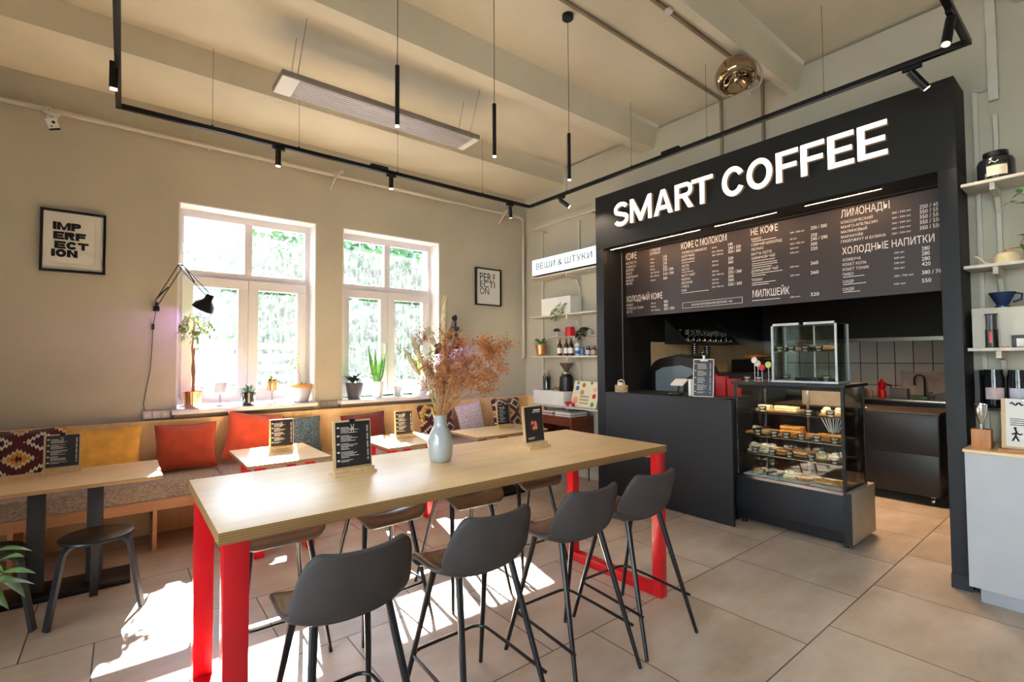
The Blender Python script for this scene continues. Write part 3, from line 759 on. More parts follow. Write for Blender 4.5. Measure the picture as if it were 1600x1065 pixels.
def make_stool():
    t = thing('bar_stool', 'x', 'bar stool', group=None)
    s = shell_part(0, 7, 'seat', t); shell_part(7, 13, 'backrest', t)
    b = MB(); b.box(-0.10, 0.10, -0.04, 0.08, 0.598, 0.606, 0.002); obj('seat_plate', b, LEGBLK, t)
    for sx in (-1, 1):
        for y0, y1 in ((0.11, 0.262), (-0.085, -0.262)):
            b = MB(); b.tube([(sx * 0.132, y0 * 0.97, 0.621), (sx * 0.21, y1, 0.0)], [0.0155, 0.0095], 10); obj('leg', b, LEGBLK, t)
    b = MB(); z = 0.205; k = (0.605 - z) / 0.605; lx = 0.135 + 0.075 * k; ly = 0.11 + 0.152 * k; lb = -(0.085 + 0.177 * k)
    P = [(-lx - 0.012, lb - 0.03, z - 0.01), (-lx - 0.008, 0, z)]
    for a in range(0, 91, 18): P.append((-lx + 0.055 - 0.06 * math.cos(math.radians(a)), ly - 0.04 + 0.06 * math.sin(math.radians(a)), z + 0.003))
    P += [(-p[0], p[1], p[2]) for p in P[::-1]]
    b.tube(P, 0.0075, 8); obj('footrest', b, LEGBLK, t)
    return t
st0 = make_stool()
near = [(0.635, 1.775, 0.02, 'leftmost of the four bar stools on the camera side of the high table'), (1.20, 1.775, 0.0, 'bar stool second from left on the camera side of the high table'),
        (1.775, 1.775, -0.02, 'bar stool third from left on the camera side of the high table'), (2.27, 1.775, -0.04, 'bar stool nearest the black counter on the camera side of the high table')]
far = [(0.65, 2.85, PI, 'bar stool on the window side beside the left red frame of the high table'), (1.20, 2.79, PI + 0.05, 'second bar stool from left on the window side of the high table'),
       (1.765, 2.76, PI - 0.05, 'bar stool tucked in on the window side below the grey vase'), (2.36, 2.84, PI - 0.03, 'bar stool on the window side below the photo menu card')]
for i, (x, y, a, l) in enumerate(near + far):
    g = 'brown leather bar stools at the high table'
    if i == 0: move(st0, (x, y, 0), a); st0['label'] = l; st0['group'] = g
    else: dup(st0, (x, y, 0), a, l, g)

# ================================================================== low tables
def redtable(x0, x1, y0, y1, label):
    t = thing('cafe_table', label, 'table', ((x0 + x1) / 2, (y0 + y1) / 2, 0), group='small birch tables on red frames')
    b = MB(); b.box(x0, x1, y0, y1, 0.705, 0.73, 0.002); b.bm.normal_update()
    for fc in b.bm.faces: fc.material_index = 0 if abs(fc.normal.z) > 0.8 else 1
    obj('tabletop', b, [BIRCH, EDGE], t)
    for x in (x0 + 0.08, x1 - 0.15):
        b = MB(); b.box(x, x + 0.07, y0 + 0.15, y0 + 0.20, 0, 0.704, 0.003); b.box(x, x + 0.07, y1 - 0.1, y1 - 0.05, 0, 0.704, 0.003)
        b.box(x, x + 0.07, y0 + 0.20, y1 - 0.1, 0, 0.05, 0.003); b.box(x, x + 0.07, y0 + 0.20, y1 - 0.1, 0.66, 0.704, 0.003)
        obj('leg_frame', b, RED, t)
redtable(0.715, 1.312, 3.965, 4.76, 'small red-framed table below the left window, half in sun')
redtable(1.80, 2.41, 3.98, 4.70, 'small red-framed table behind the grey vase')
def blacktable(x0, x1, y0, y1, cols, bx, label, zt=0.73):
    t = thing('pedestal_table', label, 'table', ((x0 + x1) / 2, (y0 + y1) / 2, 0), group='birch tables on black pedestals')
    b = MB(); b.box(x0, x1, y0, y1, zt - 0.024, zt, 0.002); b.bm.normal_update()
    for fc in b.bm.faces: fc.material_index = 0 if abs(fc.normal.z) > 0.8 else 1
    obj('tabletop', b, [BIRCH, EDGE], t)
    b = MB(); b.box(bx[0], bx[1], 4.23, 4.52, 0.0, 0.035, 0.004)
    for x in (bx[0] + 0.05, bx[1] - 0.05):
        for y in (4.26, 4.49): pass
    obj('base_plate', b, BLACKM, t)
    for c in cols:
        b = MB(); b.box(c - 0.042, c + 0.042, 4.33, 4.38, 0.035, zt - 0.03, 0.003); obj('column', b, BLUEBLK, t)
    b = MB(); b.box(cols[0] - 0.09, cols[-1] + 0.09, 4.2, 4.5, zt - 0.03, zt - 0.024); obj('mounting_plate', b, BLACKM, t)
blacktable(-1.35, 0.222, 4.04, 4.70, (-0.415, -0.128), (-0.75, 0.064), 'long birch table on black columns at the left edge')
blacktable(2.70, 3.62, 3.93, 4.50, (3.05, 3.33), (2.85, 3.55), 'birch table on black columns in the far corner of the bench')

# three-legged stools
def make_tri():
    t = thing('three_legged_stool', 'x', 'stool')
    b = MB(); b.lathe([(0, 0.432), (0.165, 0.432), (0.178, 0.440), (0.178, 0.450), (0.172, 0.456), (0, 0.456)], seg=48); obj('seat', b, BLACKPL, t, sharp=50)
    for a in (math.radians(214), math.radians(334), math.radians(94)):
        # bentwood leg: flat strip that runs under the seat and curves down
        T = Matrix.Rotation(a, 4, 'Z'); path = [(0.05, 0.424), (0.12, 0.424)]
        for k in range(1, 7):
            q = math.radians(k * 13.5); path.append((0.12 + 0.06 * math.sin(q), 0.424 - 0.06 * (1 - math.cos(q))))
        path.append((0.245, 0.0))
        b = MB(); rows = []
        for i, (x, z) in enumerate(path):
            p0 = path[max(i - 1, 0)]; p1 = path[min(i + 1, len(path) - 1)]; tx, tz = p1[0] - p0[0], p1[1] - p0[1]; L = math.hypot(tx, tz); nx, nz = -tz / L, tx / L
            h = 0.009
            rows.append([b.bm.verts.new(T @ Vector((x + nx * h * s, w * 0.021, z + nz * h * s))) for s, w in ((1, -1), (1, 1), (-1, 1), (-1, -1))])
        for A, B_ in zip(rows, rows[1:]):
            for k in range(4): b.bm.faces.new((A[k], A[(k + 1) % 4], B_[(k + 1) % 4], B_[k]))
        b.bm.faces.new(rows[0]); b.bm.faces.new(rows[-1]); obj('leg', b, BLUEBLK, t)
    return t
tr = make_tri(); move(tr, (-0.105, 3.905, 0)); tr['label'] = 'black three-legged stool standing fully in view by the left table'; tr['group'] = 'black three-legged stools'
dup(tr, (-0.592, 3.93, 0), 0.05, 'black three-legged stool cut off by the left picture edge', 'black three-legged stools')

# ================================================================== bench
t = thing('bench', 'long plywood wall bench with tweed seat under the windows', 'bench', (1.5, 5.05, 0))
for x0, x1 in ((-2.3, 0.047), (0.05, 1.533), (1.536, 3.05), (3.053, 4.478)):
    b = MB(); b.box(x0, x1, 5.285, 5.325, 0.0, 0.97, 0.002); obj('back_panel', b, PLY, t)
b = MB(); b.box(4.478, 4.50, 4.945, 5.325, 0.0, 0.97, 0.002); obj('end_panel', b, PLY, t)
b = MB(); b.box(-2.3, 4.478, 4.80, 5.284, 0.378, 0.396, 0.001); b.box(-2.3, 4.478, 4.815, 4.833, 0.31, 0.378); obj('seat_board', b, PLYD, t)
for x in (-1.4, -0.6, 0.205, 1.0, 1.8, 2.6, 3.4, 4.2):
    b = MB(); b.box(x, x + 0.028, 4.812, 5.284, 0.0, 0.378, 0.001); obj('support_panel', b, PLYD, t)
for i, (x0, x1) in enumerate(((-2.3, -0.9), (-0.895, 0.675), (0.68, 2.25), (2.255, 3.60), (3.605, 4.475))):
    b = MB(); b.box(x0, x1, 4.79, 5.28, 0.397, 0.53, 0.022, seg=4)
    obj('seat_cushion', b, TWEED, None, cat='seat cushion', label=('grey-brown tweed seat pad at the left end of the bench', 'tweed seat pad on the bench behind the left table', 'tweed seat pad on the bench under the left window', 'tweed seat pad on the bench behind the vase', 'tweed seat pad at the corner end of the bench')[i], group='tweed pads along the bench')

# ================================================================== cushions
def pillow(name, w, h, th, m, x, label, lean=0.2, rz=0.0, tilt=0.0, seed=0, wr=0.0, y=5.262, z=0.55):
    rr = random.Random(seed); ph = [rr.uniform(0, 6) for _ in range(8)]
    def fn(side):
        def g(a, c):
            u, v = 2 * a - 1, 2 * c - 1
            px = u * w / 2 * (1 - 0.07 * math.cos(v * PI / 2)) ; pz = v * h / 2 * (1 - 0.06 * math.cos(u * PI / 2))
            th_ = th / 2 * max(0.0, (1 - abs(u) ** 3) * (1 - abs(v) ** 3)) ** 0.55
            n = wr * (math.sin(5 * u + 4 * v + ph[0]) + math.sin(9 * u - 6 * v + ph[1]) * 0.6 + math.sin(13 * v + 5 * u * v + ph[2]) * 0.4) * (1 - u ** 4) * (1 - v ** 4)
            return Vector((px, side * (th_ + 0.003) + (n if side < 0 else 0), pz + h / 2))
        return g
    b = MB(); b.grid(fn(-1), 30, 26); b.grid(fn(1), 30, 26)
    bmesh.ops.remove_doubles(b.bm, verts=b.bm.verts, dist=0.0005)
    # welt closing the edge
    V = []
    n = 30
    for k in range(n): V.append(fn(0)(k / (n - 1), 0))
    for k in range(1, 26): V.append(fn(0)(1, k / 25))
    for k in range(n - 2, -1, -1): V.append(fn(0)(k / (n - 1), 1))
    for k in range(24, 0, -1): V.append(fn(0)(0, k / 25))
    b.tube(V, 0.006, 6, closed=True)
    o = obj(name, b, m, sharp=80); setp(o, label, 'cushion', 'throw cushions along the bench')
    o.rotation_euler = (-lean, tilt, rz); o.location = (x, y - th / 2 - math.sin(lean) * h * 0.98, z); return o
pillow('kilim_cushion', 0.50, 0.44, 0.15, KILIM, -0.59, 'dark patterned woven cushion at the left picture edge', seed=1)
pillow('velvet_cushion', 0.46, 0.41, 0.14, C_YEL, -0.10, 'mustard yellow cushion on the bench', seed=2, wr=0.004, rz=-0.05)
pillow('velvet_cushion', 0.45, 0.39, 0.14, C_RUST, 0.45, 'square rust red cushion next to the mustard one', seed=3, wr=0.001)
pillow('velvet_cushion', 0.46, 0.42, 0.14, C_RUST2, 0.94, 'tilted wrinkled orange-red cushion below the left window', seed=4, wr=0.006, tilt=0.16, z=0.575)
pillow('speckled_cushion', 0.40, 0.37, 0.13, C_TEAL, 1.395, 'speckled blue-grey cushion behind a menu stand', seed=5)
pillow('velvet_cushion', 0.48, 0.36, 0.13, C_WINE, 2.07, 'dark wine red cushion between the two windows', seed=6, tilt=-0.05, wr=0.002)
pillow('kilim_cushion', 0.46, 0.42, 0.14, KILIM, 2.96, 'dark patterned cushion seen behind the vase neck', seed=7, tilt=-0.08)
pillow('speckled_cushion', 0.40, 0.37, 0.13, C_WHITE, 3.46, 'pale speckled cushion under the small framed print', seed=8, tilt=-0.12, rz=0.1, z=0.565)
pillow('kilim_cushion', 0.46, 0.42, 0.14, KILIM, 4.00, 'dark patterned cushion at the corner end of the bench', seed=9)

# ================================================================== menu stands
def menu_stand(x, y, z, label, w=0.19, h=0.245, rz=0.0, photo=False, clip=False, group='wooden menu stands on the tables'):
    t = thing('menu_stand', label, 'menu stand', group=group)
    b = MB(); b.box(-w / 2 - 0.008, w / 2 + 0.008, -0.045, 0.045, 0, 0.014, 0.002); b.box(-w / 2 - 0.004, w / 2 + 0.004, -0.022, -0.012, 0.014, 0.03, 0.001); obj('base', b, HOLDW, t)
    T = Matrix.Translation((0, 0.0, 0.014)) @ Matrix.Rotation(-0.10, 4, 'X')
    b = MB(); b.box(-w / 2, w / 2, 0, 0.012, 0, h, 0.001, M=T); obj('backboard', b, HOLDW, t)
    k = MB(); k.box(-w / 2 + 0.012, w / 2 - 0.006, -0.003, -0.0005, 0.022, h - 0.008, M=T); card = obj('menu_card', k, SLATE, t)
    rr = random.Random(int(x * 100))
    if photo:
        b = MB(); b.ell((0, 0, 0), (0.042, 0.0012, 0.042), 24, 8, M=None); b.bm.transform(T @ Matrix.Translation((0.0, -0.0045, h * 0.5))); obj('dish_photo', b, CHOC, card)
        b = MB()
        for q in range(7): b.ell((rr.uniform(-0.02, 0.02), 0, rr.uniform(-0.022, 0.022)), (0.011, 0.0025, 0.012), 10, 6)
        b.bm.transform(T @ Matrix.Translation((0.0, -0.0055, h * 0.5))); obj('dish_photo', b, mat('salmon_pink', (206, 120, 98), 0.6, var=0.25, vs=90), card)
        b = MB(); b.box(-0.01, 0.06, -0.0045, -0.004, h - 0.045, h - 0.040, M=T); b.box(0.0, 0.06, -0.0045, -0.004, h - 0.035, h - 0.025, M=T); b.box(-0.06, 0.0, -0.0045, -0.004, 0.045, 0.048, M=T); b.box(-0.06, -0.01, -0.0045, -0.004, 0.038, 0.041, M=T); obj('lettering', b, CHALK, card)
    else:
        b = MB(); n = 26
        for i in range(n):
            zz = h - 0.035 - i * (h - 0.075) / n
            if i % 6 == 0: b.box(-w / 2 + 0.018, -w / 2 + 0.03, -0.0045, -0.004, zz - 0.003, zz + 0.005, M=T)
            if i % 6 != 5: b.box(-w / 2 + 0.036, -w / 2 + 0.036 + rr.uniform(0.035, 0.09), -0.0045, -0.004, zz, zz + 0.0022, M=T); b.box(w / 2 - 0.024, w / 2 - 0.016, -0.0045, -0.004, zz, zz + 0.0035, M=T)
        for s in (-1, 1):
            b.tube([T @ Vector((s * 0.008, -0.0045, h - 0.02)), T @ Vector((s * 0.003, -0.0045, h - 0.035)), T @ Vector((s * 0.003, -0.0045, h - 0.045)), T @ Vector((s * 0.008, -0.0045, h - 0.06))], 0.0012, 5)
        obj('lettering', b, CHALK, card)
    if clip:
        b = MB(); b.box(-0.014, 0.014, -0.008, 0.018, h - 0.008, h + 0.008, 0.002, M=T); b.tube([T @ Vector((-0.01, -0.006, h - 0.01)), T @ Vector((0, -0.012, h + 0.02)), T @ Vector((0.01, -0.006, h - 0.01))], 0.002, 6); obj('clip', b, BLACKM, t)
    move(t, (x, y, z), rz); return t
menu_stand(0.892, 2.375, 0.94, 'larger dark menu stand on the high table left of the vase', clip=True)
menu_stand(2.035, 2.33, 0.94, 'menu stand with a round dish photo on the high table', w=0.175, rz=0.08, photo=True)
menu_stand(-0.32, 4.62, 0.73, 'menu stand on the table at the left edge', clip=True, w=0.19)
menu_stand(1.07, 4.50, 0.73, 'menu stand on the sunlit red-framed table', w=0.19, rz=-0.05)
menu_stand(2.165, 4.42, 0.73, 'menu stand on the red-framed table behind the vase', w=0.19)
menu_stand(3.33, 4.33, 0.73, 'menu stand on the table in the far corner', w=0.19, clip=True)

# ================================================================== vase and dried flowers
vx, vy, vz = 1.362, 2.345, 0.94
b = MB(); b.lathe([(0, 0.0), (0.045, 0.0), (0.055, 0.006), (0.064, 0.03), (0.0685, 0.07), (0.068, 0.11), (0.060, 0.15), (0.045, 0.178), (0.037, 0.19), (0.0355, 0.21), (0.0365, 0.248), (0.038, 0.252), (0.034, 0.252), (0.031, 0.24), (0.031, 0.2), (0.05, 0.15), (0.055, 0.06), (0, 0.02)], (vx, vy, vz), 40)
obj('vase', b, GREY_CER, cat='vase', label='pale blue-grey glazed vase on the high table', sharp=60)
t = thing('dried_flowers', 'large bunch of dried flowers and pampas in the grey vase', 'dried flowers', (vx, vy, vz + 0.05))
top = Vector((vx, vy, vz + 0.245)); rr = random.Random(11); rt = Vector((0.783, -0.622, 0))   # bunch spreads to both sides
def stalk(b, tip, r0=0.002, r1=0.0008, sag=0.0):
    s = Vector((vx + rr.uniform(-0.012, 0.012), vy + rr.uniform(-0.012, 0.012), vz + 0.06)); m = top + Vector((rr.uniform(-0.02, 0.02), rr.uniform(-0.02, 0.02), 0))
    mid = m.lerp(tip, 0.5) + Vector((0, 0, 0.02 + sag)); b.tube([s, m, mid, tip], [r0, r0, (r0 + r1) / 2, r1], 5); return m, mid
b = MB()
for k in range(34):
    tip = top + rt * rr.uniform(-0.16, 0.22) + Vector((rr.uniform(-0.08, 0.08), rr.uniform(-0.08, 0.08), rr.uniform(0.18, 0.42))); stalk(b, tip, 0.0022)
obj('stems', b, DRYS, t)['kind'] = 'stuff'
b = MB()
def spray(b, c, rad, n, d0):
    for k in range(n):
        d = Vector((rr.gauss(0, 1), rr.gauss(0, 1), rr.gauss(0.2, 0.8))).normalized(); L = rad * rr.uniform(0.35, 1.1)
        p = c + d * L; b.tube([c + d0 * rr.uniform(-0.3, 0.1) * rad, c + d * L * 0.5 + Vector((0, 0, 0.006)), p], 0.0007, 3, cap=False)
        for q in range(3):
            z = p + Vector((rr.gauss(0, 0.011), rr.gauss(0, 0.011), rr.gauss(0, 0.011))); s = rr.uniform(0.004, 0.0095)
            a = [Vector((rr.uniform(-1, 1), rr.uniform(-1, 1), rr.uniform(-1, 1))).normalized() * s for _ in range(3)]
            b.face((z + a[0], z + a[1], z + a[2])); b.face((z - a[0], z + a[2], z + a[1]))
for k in range(62):
    u = rr.uniform(-0.07, 0.38); zz = rr.uniform(0.10, 0.44) - max(0, u - 0.25) * 0.6 ; 
    if u > 0.05: zz = rr.uniform(0.13, 0.41)
    c = top + rt * u * (0.55 + zz) + Vector((rr.uniform(-0.07, 0.07), rr.uniform(-0.07, 0.07), zz)); m, mid = stalk(b, c, 0.0012, 0.0007)
    spray(b, c, 0.062, 26, (c - mid).normalized())
obj('brown_flower_sprays', b, DRYB, t)['kind'] = 'stuff'
b = MB()
for tip, L, r in ((top + rt * 0.025 + Vector((0, 0, 0.66)), 0.30, 0.018), (top + rt * -0.15 + Vector((0, 0, 0.43)), 0.16, 0.014), (top + rt * -0.19 + Vector((0, 0, 0.36)), 0.15, 0.014), (top + rt * -0.11 + Vector((0, 0, 0.33)), 0.15, 0.014), (top + rt * 0.085 + Vector((0, 0, 0.30)), 0.14, 0.013)):
    s = top + (tip - top) * 0.3; d = (tip - top).normalized()
    stalk(b, tip - d * L, 0.0018)
    b.tube([tip - d * L, tip - d * L * 0.8, tip - d * L * 0.5, tip - d * L * 0.2, tip + rt * 0.012], [0.003, r * 0.85, r, r * 0.6, 0.0015], 8)
    for k in range(260):
        a = rr.uniform(0.02, 0.98); p = tip - d * L * a; o_ = Vector((rr.gauss(0, 1), rr.gauss(0, 1), rr.gauss(0, 0.4))).normalized(); rad = r * (math.sin(PI * min(1, a * 1.1 + 0.1)) * 0.9 + 0.2)
        q = p + o_ * rad; e = q + (d * 0.018 + o_ * 0.008); s_ = o_.cross(d) * 0.0016; b.face((q - s_, q + s_, e))
obj('pampas_plume', b, DRYP, t)['kind'] = 'stuff'
b = MB()
for k in range(9):
    c = top + rt * rr.uniform(-0.15, -0.01) + Vector((rr.uniform(-0.03, 0.03), rr.uniform(-0.03, 0.03), rr.uniform(0.34, 0.46))); stalk(b, c, 0.0012)
    T = Matrix.Rotation(rr.uniform(-1, 1), 3, 'Z') @ Matrix.Rotation(rr.uniform(0.9, 1.6), 3, 'X'); b.lathe([(0, -0.0006), (0.024, -0.0006), (0.024, 0.0006), (0, 0.0006)], M=Matrix.Translation(c) @ T.to_4x4(), seg=14)
obj('seed_discs', b, LUNA, t)['kind'] = 'stuff'
b = MB(); ptip = top + rt * 0.075 + Vector((0, 0, 0.52)); stalk(b, ptip, 0.0014)
for p, dd, L in ((ptip, (0.3, -0.1, 1), 0.04), (ptip - Vector((0, 0, 0.05)), (1, -0.6, 0.6), 0.035), (ptip - Vector((0.0, 0, 0.10)) - rt * 0.01, (-0.5, 0.5, 0.8), 0.05), (ptip - Vector((0, 0, 0.13)) - rt * 0.02, (0.7, -0.6, -0.3), 0.055), (ptip - Vector((0, 0, 0.14)) - rt * 0.06, (-1, 0.8, 0.2), 0.055), (ptip - Vector((0, 0, 0.15)) - rt * 0.07, (-0.6, 0.5, -0.6), 0.05)):
    b.leaf(p, dd, L, 0.034, 0.1, up=Vector((0.3, 1, 0.2)))
obj('dark_leaves', b, DRYK, t)
b = MB(); q0 = top + rt * -0.02; b.tube([q0 - Vector((0, 0, 0.06)), q0 + rt * -0.025 + Vector((0, 0, 0.045)), q0 + rt * -0.06 + Vector((0, 0, 0.05)), q0 + rt * -0.082 + Vector((0, 0, 0.01)), q0 + rt * -0.07 + Vector((0, 0, -0.035))], [0.004, 0.01, 0.015, 0.015, 0.006], 10); obj('drooping_seed_head', b, mat('amber_seed_head', (196, 140, 62), 0.9, var=0.3, vs=70, bump=0.6, bs=250), t)
b = MB()
for k in range(4):
    c = top + rt * (-0.13 - 0.03 * k) + Vector((0, 0, 0.36 + 0.02 * (k % 2))); stalk(b, c, 0.0012)
    for q in range(26): b.leaf(c - Vector((0, 0, 0.10)) * rr.random(), (rr.gauss(-0.4, 0.5), rr.gauss(0.2, 0.5), rr.uniform(0.2, 1)), rr.uniform(0.03, 0.06), 0.004, 0.3, n=2)
obj('green_grass_heads', b, mat('olive_dried_grass', (150, 146, 80), 0.8, var=0.2, vs=40), t)['kind'] = 'stuff'
# ================================================================== coffee bar surround and signs
t = thing('bar_surround', 'big matte black surround framing the coffee bar opening', 'bar surround', (4.4, 2.2, 0))
b = MB(); b.box(4.23, 4.55, 0.655, 3.762, 2.725, 3.332, 0.002); obj('header', b, BLACKP, t)
b = MB(); b.box(4.23, 4.55, 0.655, 0.752, 0.0, 2.7249, 0.002); b.box(4.226, 4.2299, 0.652, 0.755, 0, 0.09); obj('pillar', b, BLUEBLK, t)
b = MB(); b.box(4.23, 4.55, 3.652, 3.762, 0.0, 2.7249, 0.002); obj('pillar', b, BLUEBLK, t)
b = MB(); b.box(4.551, 5.06, 3.632, 3.648, 0.0, 2.729); b.box(4.551, 5.06, 0.762, 0.778, 0.0, 2.729); b.box(4.551, 5.06, 0.778, 3.632, 2.715, 2.729); obj('lining', b, BLACKP, t)
t = thing('led_strip', 'slim warm light strips under the top edge of the bar opening', 'light strip', (4.28, 2.3, 2.71))
for y0, y1 in ((2.50, 3.62), (1.80, 2.37), (1.07, 1.60)):
    b = MB(); b.box(4.297, 4.309, y0, y1, 2.716, 2.7249); b.box(4.2965, 4.2985, y0, y1, 2.7117, 2.7159); obj('profile', b, BLACKM, t)
    b = MB(); b.box(4.301, 4.305, y0 + 0.01, y1 - 0.01, 2.7125, 2.7159); obj('diffuser', b, LEDW, t)
t = thing('letter_sign', 'large lit white letters reading SMART COFFEE on the black surround', 'sign', (4.2, 2.25, 2.92))
LETSIDE = mat('letter_side_glow', (70, 56, 44), 0.6, var=0, emit=(255, 206, 150), es=0.04)
def ribbon(P, t, closed=False):
    """outline of a thick bent stroke as a list of quads"""
    P = [Vector((p[0], p[1])) for p in P]; n = len(P); L, Rr = [], []
    for i in range(n):
        a = P[i - 1] if (i or closed) else P[i]; c = P[(i + 1) % n] if (i < n - 1 or closed) else P[i]
        d1 = (P[i] - a).normalized() if (P[i] - a).length > 1e-9 else (c - P[i]).normalized(); d2 = (c - P[i]).normalized() if (c - P[i]).length > 1e-9 else d1
        nn = Vector((-(d1 + d2).y, (d1 + d2).x)).normalized(); k = t / 2 / max(0.5, nn.dot(Vector((-d1.y, d1.x))))
        L.append(P[i] + nn * k); Rr.append(P[i] - nn * k)
    m = n if closed else n - 1
    return [(L[i], Rr[i], Rr[(i + 1) % n], L[(i + 1) % n]) for i in range(m)]
def arc(cx, cy, rx, ry, a0, a1, n=18): return [(cx + rx * math.cos(math.radians(a0 + (a1 - a0) * k / n)), cy + ry * math.sin(math.radians(a0 + (a1 - a0) * k / n))) for k in range(n + 1)]
def glyph(ch, w, h, t):
    R_ = lambda x0, x1, y0, y1: [(Vector((x0, y0)), Vector((x1, y0)), Vector((x1, y1)), Vector((x0, y1)))]
    Q = lambda *p: [tuple(Vector(q) for q in p)]
    o = h * 0.012
    if ch == 'T': return R_(0, w, h - t * 0.82, h) + R_(w / 2 - t / 2, w / 2 + t / 2, 0, h - t * 0.82)
    if ch in 'EF':
        q = R_(0, t, 0, h) + R_(t, w, h - t * 0.8, h) + R_(t, w * 0.93, h * 0.5 - t * 0.42, h * 0.5 + t * 0.38)
        return q + (R_(t, w, 0, t * 0.8) if ch == 'E' else [])
    if ch == 'M':
        return R_(0, t * 0.92, 0, h) + R_(w - t * 0.92, w, 0, h) + Q((t * 0.92, h), (t * 0.92, h * 0.62), (w / 2 - t * 0.35, 0), (w / 2, h * 0.30)) + Q((w - t * 0.92, h), (w / 2, h * 0.30), (w / 2 + t * 0.35, 0), (w - t * 0.92, h * 0.62)) + Q((w / 2 - t * 0.35, 0), (w / 2 + t * 0.35, 0), (w / 2, h * 0.30))
    if ch == 'A':
        return Q((0, 0), (t * 1.05, 0), (w / 2, h * 0.80), (w / 2 - t * 0.52, h)) + Q((w, 0), (w / 2 + t * 0.52, h), (w / 2, h * 0.80), (w - t * 1.05, 0)) + Q((w / 2 - t * 0.52, h), (w / 2, h * 0.80), (w / 2 + t * 0.52, h)) + Q((w * 0.27, h * 0.20), (w * 0.73, h * 0.20), (w * 0.665, h * 0.36), (w * 0.335, h * 0.36))
    if ch == 'I': return R_(0, w, 0, h)
    if ch == 'N': return R_(0, t, 0, h) + R_(w - t, w, 0, h) + Q((t, h), (t, h * 0.55), (w - t, 0), (w - t, h * 0.45))
    if ch == 'P':
        r = (h * 0.62 - t * 0.8) / 2; cy = h - t * 0.4 - r
        return R_(0, t, 0, h) + ribbon([(t, h - t * 0.4)] + arc(w - t * 0.55 - r, cy, r, r, 90, -90, 14) + [(t, h - t * 0.4 - 2 * r)], t * 0.84)
    if ch == 'O': return ribbon(arc(w / 2, h / 2, w / 2 - t / 2, h / 2 - t * 0.42 + o, 0, 360, 40)[:-1], t * 0.96, True)
    if ch == 'C': return ribbon(arc(w / 2 + t * 0.02, h / 2, w / 2 - t / 2, h / 2 - t * 0.42 + o, 30, 330, 34), t * 0.96)
    if ch == 'R':
        r = (h * 0.56 - t * 0.8) / 2; cy = h - t * 0.4 - r
        P = [(t, h - t * 0.4)] + arc(w - t * 0.55 - r, cy, r, r, 90, -90, 14) + [(t, h - t * 0.4 - 2 * r)]
        return R_(0, t, 0, h) + ribbon(P, t * 0.84) + Q((w * 0.42, h * 0.44), (w - t * 1.12, 0), (w, 0), (w * 0.42 + t * 1.05, h * 0.46))
    if ch == 'S':
        rx = w / 2 - t / 2; r2 = (h - t * 0.84 + 2 * o) / 4; c1 = h - t * 0.42 - r2 + o; c2 = t * 0.42 + r2 - o
        return ribbon(arc(w / 2, c1, rx * 0.96, r2, 22, 218, 16) + arc(w / 2, c2, rx, r2, 38, -158, 16), t * 0.95)
LETTERS = [('S', 3.465, 3.266), ('M', 3.246, 2.976), ('A', 2.948, 2.731), ('R', 2.706, 2.511), ('T', 2.526, 2.313), ('C', 2.227, 2.02), ('O', 2.003, 1.789), ('F', 1.76, 1.591), ('F', 1.572, 1.403), ('E', 1.382, 1.21), ('E', 1.188, 1.008)]
for ch, y0, y1 in LETTERS:
    w_, h_, z_, x_, dp = y0 - y1, 0.250, 2.922, 4.2295, 0.035
    b = MB()
    for q in glyph(ch, w_, h_, 0.046):
        A = [b.bm.verts.new((x_, y0 - p.x, z_ + p.y)) for p in q]; B = [b.bm.verts.new((x_ - dp, y0 - p.x, z_ + p.y)) for p in q]; n = len(q)
        for F, mi in [(A, 1), (B, 0)] + [((A[k], A[(k + 1) % n], B[(k + 1) % n], B[k]), 1) for k in range(n)]:
            f_ = b.bm.faces.new(F); f_.material_index = mi
    obj('letter', b, [SIGNE, LETSIDE], t)
# lit shelf sign
t = thing('shelf_sign', 'white lit box sign with dark Cyrillic lettering above the left shelves', 'sign', (4.37, 4.36, 2.585))
b = MB(); b.box(4.283, 4.47, 3.775, 4.93, 2.585, 2.80, 0.002); obj('sign_box', b, BLACKM, t)
b = MB(); b.box(4.27, 4.2829, 3.78, 4.925, 2.59, 2.795); fc = obj('sign_face', b, SIGNBOX, t)
b = MB(); text(b, 'ВЕЩИ & ШТУКИ', (4.268, 4.845, 2.662), XN, ZP, 0.99, 0.078, 0.002); obj('lettering', b, INK, fc)
# menu board
t = thing('menu_board', 'wide dark drinks menu board with white lettering above the counter', 'menu board', (4.61, 2.2, 1.965))
b = MB(); b.box(4.603, 4.625, 0.78, 3.63, 1.965, 2.713); obj('panel', b, mat('menu_board_face', (52, 44, 44), 0.5, var=0.03), t)
NM = ('heading', 'drink_name', 'price', 'volume', 'fine_print')
for s, y, z, h, w, k in MENU:
    if k == 0 and z > 2.6: z = 2.633
    b = MB()
    if s == '-': b.box(4.6005, 4.6015, y - w, y, z + h * 0.15, z + h * 0.65)
    else: text(b, s, (4.601, y, z), XN, ZP, w, h, 0.006 if k in (0, 2) else 0.0)
    obj(NM[k], b, CHALK, t)
b = MB()
for z0, z1 in ((2.008, 2.011), (2.064, 2.067)): b.box(4.6005, 4.6015, 2.262, 2.897, z0, z1)
for y in (2.262, 2.894): b.box(4.6005, 4.6015, y, y + 0.003, 2.011, 2.064)
obj('box_outline', b, CHALK, t)
b = MB(); b.box(4.6005, 4.6015, 3.29, 3.293, 2.628, 2.698); obj('divider_line', b, CHALK, t)

